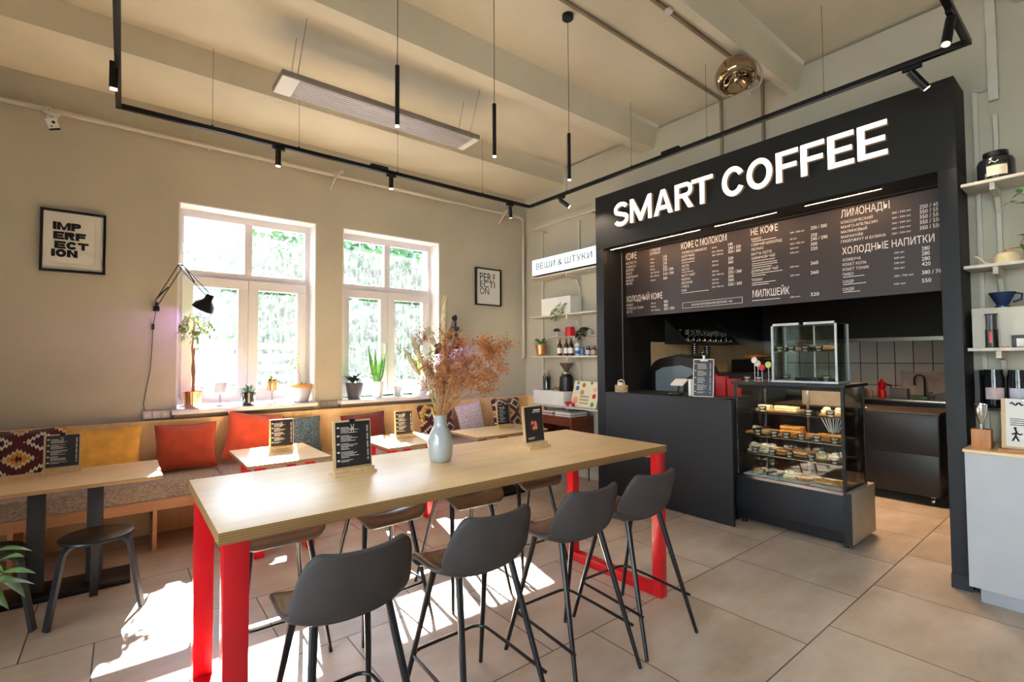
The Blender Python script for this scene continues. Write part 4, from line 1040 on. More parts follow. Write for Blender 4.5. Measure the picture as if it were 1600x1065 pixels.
# ================================================================== counter
t = thing('service_counter', 'plain dark blue-black counter at the left of the bar opening', 'counter', (4.5, 2.95, 0))
b = MB(); b.box(4.232, 4.26, 2.20, 3.651, 0, 1.113, 0.001); b.box(4.2605, 4.80, 2.29, 2.31, 0, 1.084); obj('front_panel', b, BLUEBLK, t)
b = MB(); b.box(4.2605, 4.85, 2.2905, 3.63, 1.085, 1.113); obj('worktop', b, BLACKP, t)
t = thing('condiment_basket', 'small wicker basket of packets on the counter', 'basket', (4.35, 3.52, 1.113))
b = MB()
for k in range(5):
    z = 1.118 + k * 0.016; b.tube([(4.35 + math.cos(a) * 0.055, 3.52 + math.sin(a) * 0.072, z + 0.002 * math.sin(a * 8 + k * PI)) for a in [i * PI / 12 for i in range(24)]], 0.0075, 6, closed=True)
b.box(4.31, 4.39, 3.465, 3.575, 1.114, 1.12); obj('basket', b, mat('wicker', (206, 178, 138), 0.8, var=0.2, vs=60), t)
b = MB(); b.tube([(4.35, 3.57, 1.185), (4.35, 3.56, 1.235), (4.35, 3.52, 1.25), (4.35, 3.48, 1.235), (4.35, 3.47, 1.185)], 0.006, 6); obj('handle', b, mat('wicker_light', (222, 204, 170), 0.8), t)
b = MB()
for k in range(5): b.box(4.325 + k * 0.01, 4.331 + k * 0.01, 3.49, 3.55, 1.15, 1.222 - 0.004 * k)
obj('packets', b, PAPER, t)
t = thing('clipboard_menu', 'narrow dark menu on a clipboard leaning on the counter', 'clipboard', (4.38, 2.50, 1.113), rz=0)
T = Matrix.Translation((4.36, 2.545, 1.115)) @ Matrix.Rotation(0.35, 4, 'Z') @ Matrix.Rotation(0.20, 4, 'Y')
b = MB(); b.box(0, 0.006, -0.095, 0.095, 0, 0.37, M=T); obj('board', b, PAPER, t)
b = MB(); b.box(-0.003, -0.0005, -0.087, 0.087, 0.008, 0.36, M=T); cd_ = obj('menu_card', b, mat('slate_blue_card', (58, 62, 74), 0.5), t)
b = MB(); rr = random.Random(5)
for i in range(30):
    zz = 0.32 - i * 0.0098
    if i % 7 == 0: b.box(-0.0045, -0.004, 0.066, 0.078, zz, zz + 0.008, M=T)
    if i % 7 != 6: b.box(-0.0045, -0.004, 0.055 - rr.uniform(0.05, 0.09), 0.055, zz, zz + 0.0025, M=T); b.box(-0.0045, -0.004, -0.068, -0.058, zz, zz + 0.0035, M=T)
obj('lettering', b, CHALK, cd_)
b = MB(); b.box(-0.016, -0.001, -0.04, 0.03, 0.345, 0.36, 0.003, M=T); b.box(-0.016, 0.014, -0.012, 0.008, 0.35, 0.40, 0.003, M=T); obj('clip', b, WHITEP, t)
t = thing('payment_terminal', 'white card terminal on a small stand behind the clipboard menu', 'card terminal', (4.40, 2.82, 1.113))
b = MB(); b.box(4.36, 4.44, 2.80, 2.92, 1.114, 1.135, 0.006); b.tube([(4.40, 2.84, 1.13), (4.39, 2.82, 1.24)], 0.008, 8); obj('stand', b, BLACKPL, t)
b = MB(); T2 = Matrix.Translation((4.38, 2.78, 1.235)) @ Matrix.Rotation(-0.5, 4, 'Y'); b.box(-0.05, 0.06, -0.035, 0.10, 0, 0.018, 0.004, M=T2); b.box(4.36, 4.40, 2.67, 2.70, 1.114, 1.28, 0.006); obj('body', b, WHITEP, t)
t = thing('display_monitor', 'grey-screened machine with a rounded black hood behind the counter', 'machine', (4.98, 3.2, 1.0))
b = MB(); pr = [(3.55, 0.96), (3.55, 1.40), (3.46, 1.47), (3.18, 1.53), (2.98, 1.50), (2.86, 1.36), (2.80, 0.96)]
b.prism(pr, 4.92, 5.25, 'x'); bmesh.ops.bevel(b.bm, geom=b.bm.edges[:], offset=0.02, segments=3, affect='EDGES'); obj('hood', b, BLACKPL, t)
b = MB(); b.prism([(3.46, 0.98), (3.46, 1.33), (3.36, 1.38), (3.12, 1.405), (2.99, 1.37), (2.97, 1.31), (3.10, 1.24), (3.10, 0.98)], 4.905, 4.9195, 'x'); obj('screen', b, SCREENG, t)
b = MB(); b.box(4.905, 5.4, 2.78, 3.55, 0.0, 0.958); obj('machine_cabinet', b, KCAB, cat='cabinet', label='black cabinet behind the counter carrying the hooded machine')
t0 = None
for k, (y, z) in enumerate(((2.62, 1.114), (2.50, 1.114), (2.38, 1.114))):
    b = MB(); b.box(4.60, 4.68, y - 0.05, y + 0.05, z, z + 0.21 - 0.02 * k, 0.004)
    obj('red_carton', b, mat('red_carton_%d' % k, (172 - 14 * k, 22, 24), 0.5), cat='carton', label=('red carton behind the clipboard menu, farthest left', 'red carton in the middle behind the clipboard menu', 'red carton next to the pastry case')[k], group='red cartons on the counter')

# ================================================================== pastry display case
CY0, CY1, CX0, CX1 = 1.395, 2.275, 4.42, 4.92
t = thing('pastry_case', 'refrigerated glass pastry case with dark base at the bar opening', 'display case', (4.67, 1.83, 0))
b = MB(); b.box(4.43, 4.47, CY0 + 0.02, CY1, 0.12, 0.405, 0.002); b.box(4.47, CX1, CY1 - 0.02, CY1, 0.05, 0.405); b.box(4.47, CX1, CY0 + 0.02, CY1 - 0.02, 0.38, 0.40); obj('base', b, BLUEBLK, t)
b = MB(); b.box(4.455, 4.49, CY0 + 0.02, CY1, 0.03, 0.118); obj('kick_plate', b, KCAB, t)
b = MB(); b.box(4.425, 4.98, 1.36, CY0 + 0.018, 0.035, 0.43, 0.002); obj('side_panel', b, BEIGEPAN, t)
b = MB(); b.box(4.415, 4.4245, 1.36, CY0 + 0.018, 0.03, 0.43); obj('front_trim', b, BLUEBLK, t)
for x in (4.47, 4.88):
    for y in (1.42, 2.22):
        b = MB(); b.lathe([(0, 0), (0.022, 0), (0.022, 0.033), (0, 0.033)], (x, y, 0.0), 12); obj('foot', b, BLACKPL, t)
b = MB(); b.box(4.445, CX1, CY0 + 0.02, CY1 - 0.002, 0.406, 0.42); b.box(4.43, 4.444, CY0 + 0.02, CY1 - 0.002, 0.406, 0.43); obj('deck', b, STEEL, t)
b = MB()
for y in (CY0, CY1 - 0.022): b.box(4.425, 4.447, y, y + 0.022, 0.431, 1.245, 0.001); b.box(CX1 - 0.02, CX1, y, y + 0.022, 0.431, 1.245, 0.001)
obj('corner_posts', b, BLUEBLK, t)
b = MB(); b.box(4.40, CX1 + 0.02, CY0 - 0.02, CY1 + 0.01, 1.246, 1.272, 0.002); top_ = obj('top_panel', b, BLUEBLK, t)
b = MB(); b.box(4.431, 4.437, CY0 + 0.023, CY1 - 0.023, 0.431, 1.245); obj('front_glass', b, GLASS, t)
b = MB(); b.box(4.448, CX1 - 0.021, CY0 + 0.006, CY0 + 0.012, 0.431, 1.245); obj('side_glass', b, GLASS, t)
b = MB(); b.box(4.90, 4.912, 1.44, 1.46, 0.431, 1.245); b.box(4.90, 4.912, 1.82, 1.84, 0.431, 1.245); b.box(4.90, 4.912, 2.2, 2.22, 0.431, 1.245); obj('door_rails', b, STEEL, t)
for z, xf in ((1.005, 4.50), (0.795, 4.49), (0.635, 4.47)):
    b = MB(); b.box(xf, 4.885, CY0 + 0.025, CY1 - 0.025, z - 0.008, z); obj('shelf', b, GLASS, t)
    b = MB(); b.box(xf, xf + 0.008, CY0 + 0.025, CY1 - 0.025, z - 0.013, z - 0.0085); obj('shelf_rail', b, STEEL, t)
b = MB(); b.box(4.448, 4.454, CY0 + 0.025, CY1 - 0.025, 1.215, 1.2455); obj('lamp_hider', b, BLUEBLK, t)  # strip added to keep the glowing case strip out of view
b = MB(); b.box(4.46, 4.475, CY0 + 0.03, CY1 - 0.03, 1.238, 1.2455); obj('added_case_lamp', b, mat('added_case_glow', (255, 240, 220), 0.5, var=0, emit=(255, 232, 205), es=24.0), t)  # unseen glowing strip, added to brighten the case interior
# white deck trays
for k, (y0, y1) in enumerate(((1.43, 1.69), (1.70, 1.96), (1.97, 2.24))):
    b = MB(); b.box(4.50, 4.86, y0, y1, 0.4205, 0.43, 0.003); obj('tray', b, WHITEPOT, cat='tray', label=('white tray on the case floor at the right', 'white tray on the case floor in the middle', 'white tray on the case floor at the left')[k], group='white trays on the pastry case floor')

# ---- upper glass box
t = thing('counter_showcase', 'small glass box with white corner posts on top of the pastry case', 'showcase', (4.62, 1.72, 1.272))
def postbox(x0, x1, y0, y1, z0, z1, s, m):
    b = MB()
    for x in (x0, x1 - s):
        for y in (y0, y1 - s): b.box(x, x + s, y, y + s, z0, z1, 0.001)
    return obj('posts', b, m, t)
ALU = mat('white_aluminium', (196, 198, 202), 0.35, var=0.02, metal=0.2)
postbox(4.50, 4.78, 1.455, 1.965, 1.29, 1.765, 0.016, ALU)
b = MB(); b.box(4.495, 4.785, 1.45, 1.97, 1.2725, 1.29, 0.001); obj('base', b, ALU, t)
b = MB(); b.box(4.50, 4.52, 1.47, 1.70, 1.765, 1.785, 0.001); b.box(4.50, 4.52, 1.74, 1.95, 1.765, 1.785, 0.001); obj('hinges', b, ALU, t)
b = MB(); b.box(4.505, 4.51, 1.472, 1.948, 1.291, 1.764); b.box(4.517, 4.763, 1.46, 1.465, 1.291, 1.764); b.box(4.77, 4.775, 1.472, 1.948, 1.291, 1.764); b.box(4.517, 4.763, 1.955, 1.96, 1.291, 1.764); b.box(4.521, 4.78, 1.455, 1.965, 1.766, 1.772); obj('glass_panes', b, GLASS, t)
b = MB(); b.box(4.52, 4.765, 1.472, 1.948, 1.535, 1.541); obj('shelf', b, GLASS, t)
b = MB(); b.box(4.74, 4.752, 1.70, 1.712, 1.291, 1.764); obj('rear_rail', b, ALU, t)

# ---- price tags and pastries
def make_tag():
    t = thing('price_tag', 'x', 'price tag')
    b = MB(); b.box(-0.012, 0.012, -0.012, 0.012, 0, 0.012, 0.001); obj('foot', b, HOLDW, t)
    b = MB(); T = Matrix.Translation((0, 0, 0.012)) @ Matrix.Rotation(0.15, 4, 'Y'); b.box(-0.002, 0.002, -0.032, 0.032, 0, 0.036, M=T); p = obj('plate', b, BLACKPL, t)
    b = MB(); b.box(-0.0034, -0.003, -0.022, 0.024, 0.021, 0.026, M=T); b.box(-0.0034, -0.003, -0.012, 0.018, 0.011, 0.015, M=T); obj('lettering', b, CHALK, p)
    return t
tag0 = make_tag(); ntag = [0]
def tag(x, y, z, label):
    if ntag[0] == 0: move(tag0, (x, y, z)); tag0['label'] = label; tag0['group'] = 'black price tags'
    else: dup(tag0, (x, y, z), 0, label, 'black price tags')
    ntag[0] += 1
def ordl(n): return ('first', 'second', 'third', 'fourth', 'fifth', 'sixth')[n]
for i, y in enumerate((1.905, 1.815, 1.70, 1.60)): tag(4.535, y, 1.5415, '%s price tag from left on the shelf of the small glass box' % ordl(i).capitalize())
for i, y in enumerate((1.86, 1.55)): tag(4.54, y, 1.2905, ('left', 'right')[i].capitalize() + ' price tag on the floor of the small glass box')
for i, y in enumerate((2.175, 2.07)): tag(4.48, y, 1.2725, ('left', 'right')[i].capitalize() + ' price tag standing on the open top of the pastry case')
for i, y in enumerate((2.06, 1.68, 1.52)): tag(4.515, y, 1.0055, '%s price tag from left on the top shelf inside the pastry case' % ordl(i).capitalize())
for i, y in enumerate((2.10, 1.96, 1.86, 1.74, 1.62, 1.49)): tag(4.505, y, 0.7955, '%s price tag from left on the middle shelf of the pastry case' % ordl(i).capitalize())
for i, y in enumerate((2.12, 1.97, 1.83, 1.66, 1.49)): tag(4.487, y, 0.6355, '%s price tag from left on the lower shelf of the pastry case' % ordl(i).capitalize())

def pastry(kind, x, y, z, label, group, s=1.0, rz=0.0, seed=0):
    rr = random.Random(seed + int(y * 1000)); T = Matrix.Translation((x, y, z)) @ Matrix.Rotation(rz, 4, 'Z') @ Matrix.Diagonal((s, s, s, 1))
    if kind == 'croissant':
        b = MB(); P = []; rs = []
        for k in range(13):
            a = -1.3 + 2.6 * k / 12; P.append(T @ Vector((0.045 * math.cos(a) - 0.03, 0.06 * math.sin(a), 0.022))); rs.append(s * (0.006 + 0.018 * math.cos(a * 1.1) * (1 + 0.10 * (k % 2))))
        b.tube(P, [max(0.004 * s, r) for r in rs], 10); return obj('croissant', b, BREAD, cat='croissant', label=label, group=group)
    if kind == 'loaf':
        b = MB(); b.ell((0, 0, 0.022), (0.028, 0.075, 0.022), 14, 8); b.bm.transform(T); o = thing('filled_roll', label, 'filled roll', (x, y, z), group=group)
        obj('roll', b, BREAD, o); b = MB(); b.box(-0.03, 0.0, -0.06, 0.06, 0.014, 0.022, 0.003); b.bm.transform(T); obj('filling', b, CREAM, o); return o
    if kind == 'wrap':
        b = MB(); b.tube([T @ Vector((0, -0.09, 0.02)), T @ Vector((0, -0.085, 0.02)), T @ Vector((0, 0.085, 0.02)), T @ Vector((0, 0.09, 0.02))], [0.012 * s, 0.02 * s, 0.02 * s, 0.012 * s], 12); return obj('bread_stick', b, BREAD, cat='bread', label=label, group=group)
    if kind == 'cake':
        o = thing('cake_slice', label, 'cake', (x, y, z), group=group); b = MB(); b.prism([(-0.045, -0.035), (0.05, -0.004), (0.05, 0.004), (-0.045, 0.035)], 0.0, 0.028, 'z'); b.bm.transform(T); obj('sponge', b, BREADL if seed % 2 else CHOC, o)
        b = MB(); b.prism([(-0.045, -0.035), (0.05, -0.004), (0.05, 0.004), (-0.045, 0.035)], 0.0285, 0.045, 'z'); b.bm.transform(T); obj('topping', b, BERRY if seed % 2 else CREAM, o); return o
    if kind == 'bun':
        o = thing('cream_bun', label, 'bun', (x, y, z), group=group); b = MB(); b.lathe([(0, 0), (0.035, 0), (0.042, 0.012), (0.04, 0.03), (0, 0.034)], seg=16); b.bm.transform(T); obj('base', b, BREADL, o)
        b = MB(); b.ell((0, 0, 0.04), (0.03, 0.03, 0.018), 12, 6); b.bm.transform(T); obj('cream', b, CREAM, o); return o
    if kind == 'sandwich':
        o = thing('sandwich', label, 'sandwich', (x, y, z), group=group)
        for z0, z1, m, nm in ((0, 0.012, BREADL, 'bread'), (0.0125, 0.019, mat('lettuce', (132, 164, 72), 0.6, var=0.2), 'lettuce'), (0.0195, 0.026, CREAM, 'filling'), (0.0265, 0.038, BREADL, 'bread')):
            b = MB(); b.box(-0.035, 0.035, -0.05, 0.05, z0, z1, 0.002); b.bm.transform(T); obj(nm, b, m, o)
        return o
BOARD = mat('serving_board', (168, 118, 72), 0.6, var=0.2)
def board(x0, x1, y0, y1, z, label, m=BOARD, h=0.012, group='serving boards in the pastry case'):
    b = MB(); b.box(x0, x1, y0, y1, z, z + h, 0.002); obj('serving_board', b, m, cat='board', label=label, group=group)
g = 'pastries in the glass case'
board(4.56, 4.84, 1.80, 2.14, 1.0055, 'wooden board at the left of the top case shelf'); board(4.56, 4.84, 1.44, 1.62, 1.0055, 'wooden board at the right of the top case shelf')
for i, (y, x) in enumerate(((2.08, 4.62), (1.95, 4.64), (1.85, 4.62))): pastry('sandwich', x, y, 1.018, '%s sandwich from left on the top shelf of the pastry case' % ordl(i).capitalize(), g)
for i, y in enumerate((1.58, 1.49)): pastry('bun', 4.62, y, 1.018, ('Left', 'Right')[i] + ' cream bun on the top shelf of the pastry case', g)
board(4.56, 4.86, 1.70, 2.00, 0.7955, 'board under the stacked bread sticks'); board(4.56, 4.86, 2.05, 2.24, 0.7955, 'board at the left of the middle case shelf'); board(4.56, 4.86, 1.44, 1.66, 0.7955, 'board at the right of the middle case shelf')
for i, (x, z) in enumerate(((4.60, 0.808), (4.645, 0.808), (4.69, 0.808), (4.622, 0.846), (4.668, 0.846))): pastry('wrap', x, 1.86 + 0.005 * (i % 2), z, ('Golden bread stick at the front of the stack', 'Golden bread stick in the middle of the bottom layer', 'Golden bread stick at the back of the stack', 'Front golden bread stick of the upper layer', 'Rear golden bread stick of the upper layer')[i], 'golden bread sticks')
for i, y in enumerate((2.18, 2.10)): pastry('cake', 4.63, y, 0.808, ('Left', 'Right')[i] + ' cake slice at the left of the middle shelf', g, seed=i, rz=PI)
for i, y in enumerate((1.60, 1.49)): pastry('croissant', 4.62, y, 0.808, ('Left', 'Right')[i] + ' croissant at the right of the middle shelf', g, rz=PI)
board(4.55, 4.85, 2.03, 2.22, 0.6355, 'pale board at the left of the lower case shelf', CREAM); board(4.55, 4.85, 1.72, 1.99, 0.6355, 'board in the middle of the lower case shelf'); board(4.55, 4.85, 1.44, 1.68, 0.6355, 'board at the right of the lower case shelf')
for i, (x, y) in enumerate(((4.60, 2.18), (4.60, 2.08))): pastry('bun', x, y, 0.648, ('Left', 'Right')[i] + ' cream-topped bun on the pale board', g, s=1.1)
for i, (x, y) in enumerate(((4.60, 1.93), (4.60, 1.79))): pastry('loaf', x, y, 0.648, ('Left', 'Right')[i] + ' filled roll in the middle of the lower shelf', g, s=0.85)
for i, y in enumerate((1.62, 1.52)): pastry('bun', 4.60, y, 0.648, ('Left', 'Right')[i] + ' cream bun at the right of the lower shelf', g)
for i, (k_, y, l) in enumerate((('cake', 2.16, 'berry cake slice on the left floor tray'), ('cake', 2.05, 'chocolate cake slice on the left floor tray'), ('bun', 1.87, 'large pale cream bun on the middle floor tray'), ('croissant', 1.76, 'croissant on the middle floor tray'), ('loaf', 1.60, 'filled roll on the right floor tray'), ('croissant', 1.48, 'croissant on the right floor tray'))):
    pastry(k_, 4.58 + 0.03 * (i % 2), y, 0.431, l[0].upper() + l[1:], g, s=1.35 if i == 2 else 1.1, seed=i + 1, rz=PI if k_ != 'loaf' else 0)
# in the small glass box
board(4.56, 4.74, 1.50, 1.93, 1.5415, 'dark plate on the shelf of the small glass box', BLACKPL, 0.008)
for i, y in enumerate((1.88, 1.79, 1.70)): pastry('cake', 4.64, y, 1.55, '%s cake slice from left in the small glass box' % ordl(i).capitalize(), g, seed=i, rz=PI)
pastry('loaf', 4.66, 1.57, 1.55, 'Filled roll on the shelf of the small glass box', g, s=0.9)
board(4.56, 4.74, 1.62, 1.80, 1.2905, 'dark tray on the floor of the small glass box', BLACKPL, 0.025); board(4.57, 4.73, 1.49, 1.60, 1.2905, 'second dark tray on the floor of the small glass box', BLACKPL, 0.02)
# lollipops
for i, (y, x, z, c, l) in enumerate(((2.085, 4.50, 1.435, (206, 218, 190), 'pale green lollipop on the pastry case, left'), (2.035, 4.47, 1.40, (206, 52, 62), 'red lollipop on the pastry case'), (1.985, 4.485, 1.425, (190, 206, 120), 'lime lollipop in front of the glass box corner'), (2.10, 4.47, 1.465, (232, 214, 214), 'pale pink lollipop standing tallest on the pastry case'))):
    t = thing('lollipop', l[0].upper() + l[1:], 'lollipop', (x, y, 1.2725), group='lollipops on the pastry case')
    b = MB(); b.tube([(x, y, 1.273), (x, y, z)], 0.0025, 6); obj('stick', b, WHITEP, t)
    b = MB(); T = Matrix.Translation((x - 0.004, y, z)) @ Matrix.Rotation(PI / 2, 4, 'Y'); b.lathe([(0, -0.006), (0.024, -0.006), (0.029, 0), (0.024, 0.006), (0, 0.006)], M=T, seg=18); obj('candy', b, mat('candy_%d' % i, c, 0.3), t)

# ================================================================== kitchen
t = thing('rolling_cabinet', 'black drawer cabinet on castors behind the counter gap', 'cabinet', (6.6, 1.9, 0))
b = MB(); b.box(6.31, 6.9, 1.18, 2.75, 0.09, 0.90, 0.004); obj('carcass', b, KCAB, t)
for j, (z0, z1) in enumerate(((0.10, 0.50), (0.505, 0.88))):
    b = MB(); b.box(6.292, 6.3095, 1.185, 1.955, z0, z1, 0.003); obj('drawer_front', b, KCAB, t); b = MB(); b.box(6.292, 6.3095, 1.96, 2.74, z0, z1, 0.003); obj('drawer_front', b, KCAB, t)
b = MB(); b.box(6.28, 6.92, 1.165, 2.76, 0.9005, 0.925, 0.003); obj('top', b, mat('dark_worktop', (60, 48, 40), 0.4), t)
for x in (6.38, 6.84):
    for y in (1.25, 2.68):
        b = MB(); T = Matrix.Translation((x, y, 0.038)) @ Matrix.Rotation(PI / 2, 4, 'X'); b.lathe([(0, -0.012), (0.036, -0.012), (0.038, 0), (0.036, 0.012), (0, 0.012)], M=T, seg=16); b.box(x - 0.015, x + 0.015, y - 0.018, y + 0.018, 0.07, 0.0895); obj('castor', b, STEEL, t)
t = thing('back_counter', 'steel topped counter along the tiled kitchen wall', 'counter', (7.7, 1.9, 0))
b = MB(); b.box(7.45, 8.03, -0.2, 3.62, 0.0, 0.93); obj('cabinet', b, KCAB, t)
b = MB(); b.box(7.42, 8.034, -0.2, 3.62, 0.9305, 0.965, 0.003); obj('worktop', b, STEEL, t)
b = MB(); b.prism([(1.80, 0.926), (2.06, 1.11), (2.45, 1.11), (2.45, 0.926)], 6.40, 6.43, 'x'); obj('slanted_panel', b, mat('pale_panel', (196, 180, 160), 0.6), cat='panel', label='pale slanted panel on the rolling cabinet right of the pastry case')
t = thing('sink_tap', 'black curved tap at the kitchen sink', 'tap', (7.9, 1.62, 0.966))
b = MB(); P = [(7.9, 1.60, 0.966), (7.9, 1.60, 1.20)] + [(7.9 - 0.0, 1.60 + 0.05 - 0.05 * math.cos(a), 1.20 + 0.05 * math.sin(a)) for a in [PI * k / 8 for k in range(1, 9)]] + [(7.9, 1.70, 1.12)]; b.tube(P, 0.011, 8); obj('spout', b, BLACKM, t)
b = MB(); b.tube([(7.9, 1.60, 1.0), (7.9, 1.52, 1.04)], 0.008, 6); obj('lever', b, STEEL, t)
t = thing('moka_pot', 'red stovetop coffee pot on the back counter', 'coffee pot', (7.8, 2.02, 0.966))
b = MB(); b.lathe([(0, 0), (0.05, 0), (0.045, 0.08), (0.035, 0.09), (0.05, 0.18), (0.02, 0.20), (0.012, 0.23), (0, 0.23)], (7.8, 2.02, 0.966), 8); obj('body', b, RED, t)
b = MB(); b.tube([(7.8, 1.97, 1.13), (7.8, 1.92, 1.12), (7.8, 1.92, 1.05)], 0.008, 6); obj('handle', b, BLACKPL, t)
b = MB(); b.box(7.72, 7.86, 1.74, 1.92, 0.966, 1.08, 0.004); obj('grey_tub', b, mat('grey_tub', (92, 90, 92), 0.5), cat='tub', label='grey plastic tub beside the red coffee pot')
b = MB(); b.box(7.62, 7.70, 1.52, 1.66, 0.966, 1.0, 0.008); obj('green_sponge_tray', b, mat('green_tray', (40, 90, 50), 0.5), cat='tray', label='small green tray in front of the kitchen tap')
b = MB(); b.grid(lambda u, v: Vector((8.0 + 0.006 * math.sin(9 * u) * v, 1.86 - 0.50 * u, 0.99 + 0.31 * v - 0.02 * math.sin(5 * u))), 16, 10); o = obj('tea_towel', b, mat('pale_towel', (170, 150, 140), 0.9, var=0.15), cat='towel', label='pale towel hung on the tiles behind the tap')
m_ = o.modifiers.new('thickness', 'SOLIDIFY'); m_.thickness = 0.006
for k, (y, h, c, l) in enumerate(((2.20, 0.10, (96, 66, 50), 'small brown jar on the back counter right of the showcase'), (2.13, 0.08, (150, 120, 92), 'small tan jar next to the brown jar'), (2.27, 0.12, (70, 52, 42), 'dark jar nearest the showcase on the back counter'))):
    b = MB(); b.lathe([(0, 0), (0.03, 0), (0.032, h * 0.8), (0.02, h), (0, h)], (7.75, y, 0.966), 16); obj('spice_jar', b, mat('jar_%d' % k, c, 0.3), cat='jar', label=l)
# hanging shelf with glasses on the plywood side wall
t = thing('glass_shelf', 'black triangular-bracket shelf holding upturned glasses in the kitchen', 'shelf', (5.9, 3.4, 1.66))
b = MB(); b.box(5.35, 6.7, 3.30, 3.631, 1.66, 1.68); obj('board', b, KBLACK, t)
for x in (5.36, 6.63):
    b = MB(); b.prism([(3.631, 1.68), (3.631, 1.98), (3.32, 1.68)], x, x + 0.02, 'x'); obj('bracket', b, KBLACK, t)
gl = None
for i in range(9):
    for j in range(2):
        x = 5.46 + i * 0.13; y = 3.37 + j * 0.11; h = 0.13 + 0.02 * ((i + j) % 3)
        lab = 'stemmed glass %s on the kitchen shelf' % ('in the front row' if j == 0 else 'in the back row')
        if gl is None:
            gl = thing('wine_glass', lab, 'glass', (x, y, 1.6805), group='upturned glasses on the kitchen shelf')
            b = MB(); b.lathe([(0.032, 0), (0.04, 0.05), (0.026, 0.085), (0.004, 0.095), (0.004, 0.15), (0.03, 0.156), (0.03, 0.158), (0, 0.158)], (x, y, 1.6805), 16); obj('bowl', b, TUMBLER, gl)
        else: dup(gl, (x, y, 1.6805), 0, lab)
# stacked black cups on the counter machine
t0 = None
b = MB(); b.box(5.45, 7.405, 3.05, 3.62, 0.0, 1.28, 0.004); obj('side_counter', b, KCAB, cat='counter', label='black counter along the plywood kitchen wall')
cup = None
for s, (x, y, n) in enumerate(((5.62, 3.38, 14), (5.76, 3.36, 10), (5.90, 3.38, 13))):
    for k in range(n):
        loc = (x, y, 1.281 + k * 0.027); lab = 'black takeaway cup in the %s stack behind the clipboard menu' % ('left', 'short middle', 'right')[s]
        if cup is None:
            cup = thing('takeaway_cup', lab, 'cup', loc, group='stacked black cups')
            b = MB(); b.lathe([(0, 0), (0.034, 0), (0.043, 0.022), (0, 0.022)], loc, 16); obj('cup_body', b, BLACKPL, cup)
            b = MB(); b.lathe([(0.043, 0.0221), (0.046, 0.0225), (0.046, 0.0255), (0, 0.0255)], loc, 16); obj('rim', b, STEEL, cup)
        else: dup(cup, loc, 0, lab)
t = thing('espresso_machine', 'dark espresso machine on the kitchen side counter', 'espresso machine', (7.12, 3.3, 1.281))
b = MB(); b.box(6.84, 7.40, 3.08, 3.55, 1.281, 1.46, 0.03); obj('body', b, BLACKPL, t)
b = MB(); b.tube([(6.9, 3.1, 1.48), (7.35, 3.1, 1.48)], 0.012, 8); obj('cup_rail', b, STEEL, t)
for k, x in enumerate((6.95, 7.12, 7.29)):
    b = MB(); b.ell((x, 3.3, 1.497), (0.075, 0.13, 0.035), 14, 8); obj('bread_loaf', b, BREAD, cat='bread', label='golden loaf on the espresso machine, %s' % ('left', 'middle', 'right')[k], group='loaves on the espresso machine')
light('kitchen_lamp', 'AREA', (5.75, 1.75, 2.82), KIT_P, (1.0, 0.66, 0.40), shape='RECTANGLE', size=1.0, size_y=0.3, spread=2.0)
b = MB(); b.box(5.2, 6.3, 1.55, 1.95, 2.825, 2.85); obj('kitchen_light_panel', b, WHITEP, cat='ceiling lamp', label='flat lamp housing on the kitchen ceiling')

t = thing('skewer_glass', 'bunch of white paper straws standing on the middle shelf of the pastry case', 'straws', (4.56, 1.57, 0.7955))
b = MB(); b.lathe([(0, 0), (0.03, 0), (0.034, 0.06), (0.031, 0.06), (0.028, 0.005), (0, 0.005)], (4.73, 1.57, 0.796), 16); obj('holder', b, TUMBLER, t)
for k in range(9):
    a = -0.09 + 0.022 * k; b = MB(); b.tube([(4.73, 1.57 - a * 0.12, 0.802), (4.72 + 0.01 * (k % 3), 1.57 - a, 0.972 + 0.008 * (k % 2))], 0.0032, 6); obj('straw', b, WHITEP, t)
# ================================================================== left shelving
def shelf(y0, y1, z, d, label, name='wall_shelf', rails=(4.307, 5.009), th=0.02, x1=None, group='pale shelves left of the coffee bar'):
    t = thing(name, label, 'shelf', (XW - d / 2, (y0 + y1) / 2, z - th), group=group)
    b = MB(); b.box(XW - d, XW - 0.03, y0, y1, z - th, z, 0.002); obj('board', b, SHELFW, t)
    for y in rails:
        if not (min(y0, y1) < y < max(y0, y1)): continue
        b = MB(); b.prism([(XW - 0.031, z - th - 0.0005), (XW - d + 0.02, z - th - 0.0005), (XW - d + 0.02, z - th - 0.045), (XW - 0.09, z - th - 0.06), (XW - 0.031, z - th - 0.15)], y - 0.012, y + 0.012, 'y'); obj('bracket', b, SHELFW, t)
    return t
for k, y in enumerate((4.307, 5.009)):
    b = MB(); b.box(XW - 0.03, XW - 0.001, y - 0.012, y + 0.012, 0.75, 3.24 + 0.02 * k); obj('shelf_upright', b, SHELFW, cat='upright', label=('slotted shelf upright nearer the black surround', 'slotted shelf upright nearer the room corner')[k])
b = MB(); b.box(4.30, 4.32, 3.77, 4.955, 3.215, 3.235); b.box(4.32, XW, 4.93, 4.95, 3.215, 3.235); b.box(4.32, XW, 3.9, 3.92, 3.215, 3.235); obj('top_rail', b, SHELFW, cat='rail', label='thin pale rail above the lit shelf sign')
shelf(3.77, 4.97, 2.565, 0.28, 'pale shelf right under the lit box sign')
shelf(3.77, 4.975, 2.045, 0.28, 'pale shelf carrying the white box and trailing plant')
shelf(3.80, 4.76, 1.768, 0.15, 'narrow small shelf with the red pot', th=0.008)
shelf(3.77, 4.97, 1.523, 0.28, 'pale shelf carrying the row of bottles')
shelf(3.77, 4.93, 0.90, 0.30, 'lowest pale shelf with the white drawer box')
def sbox(y0, y1, z0, z1, x0, label, m=WHITEP, **k):
    b = MB(); b.box(x0, XW - 0.05, y0, y1, z0, z1, 0.002); return obj('storage_box', b, m, cat='box', label=label)
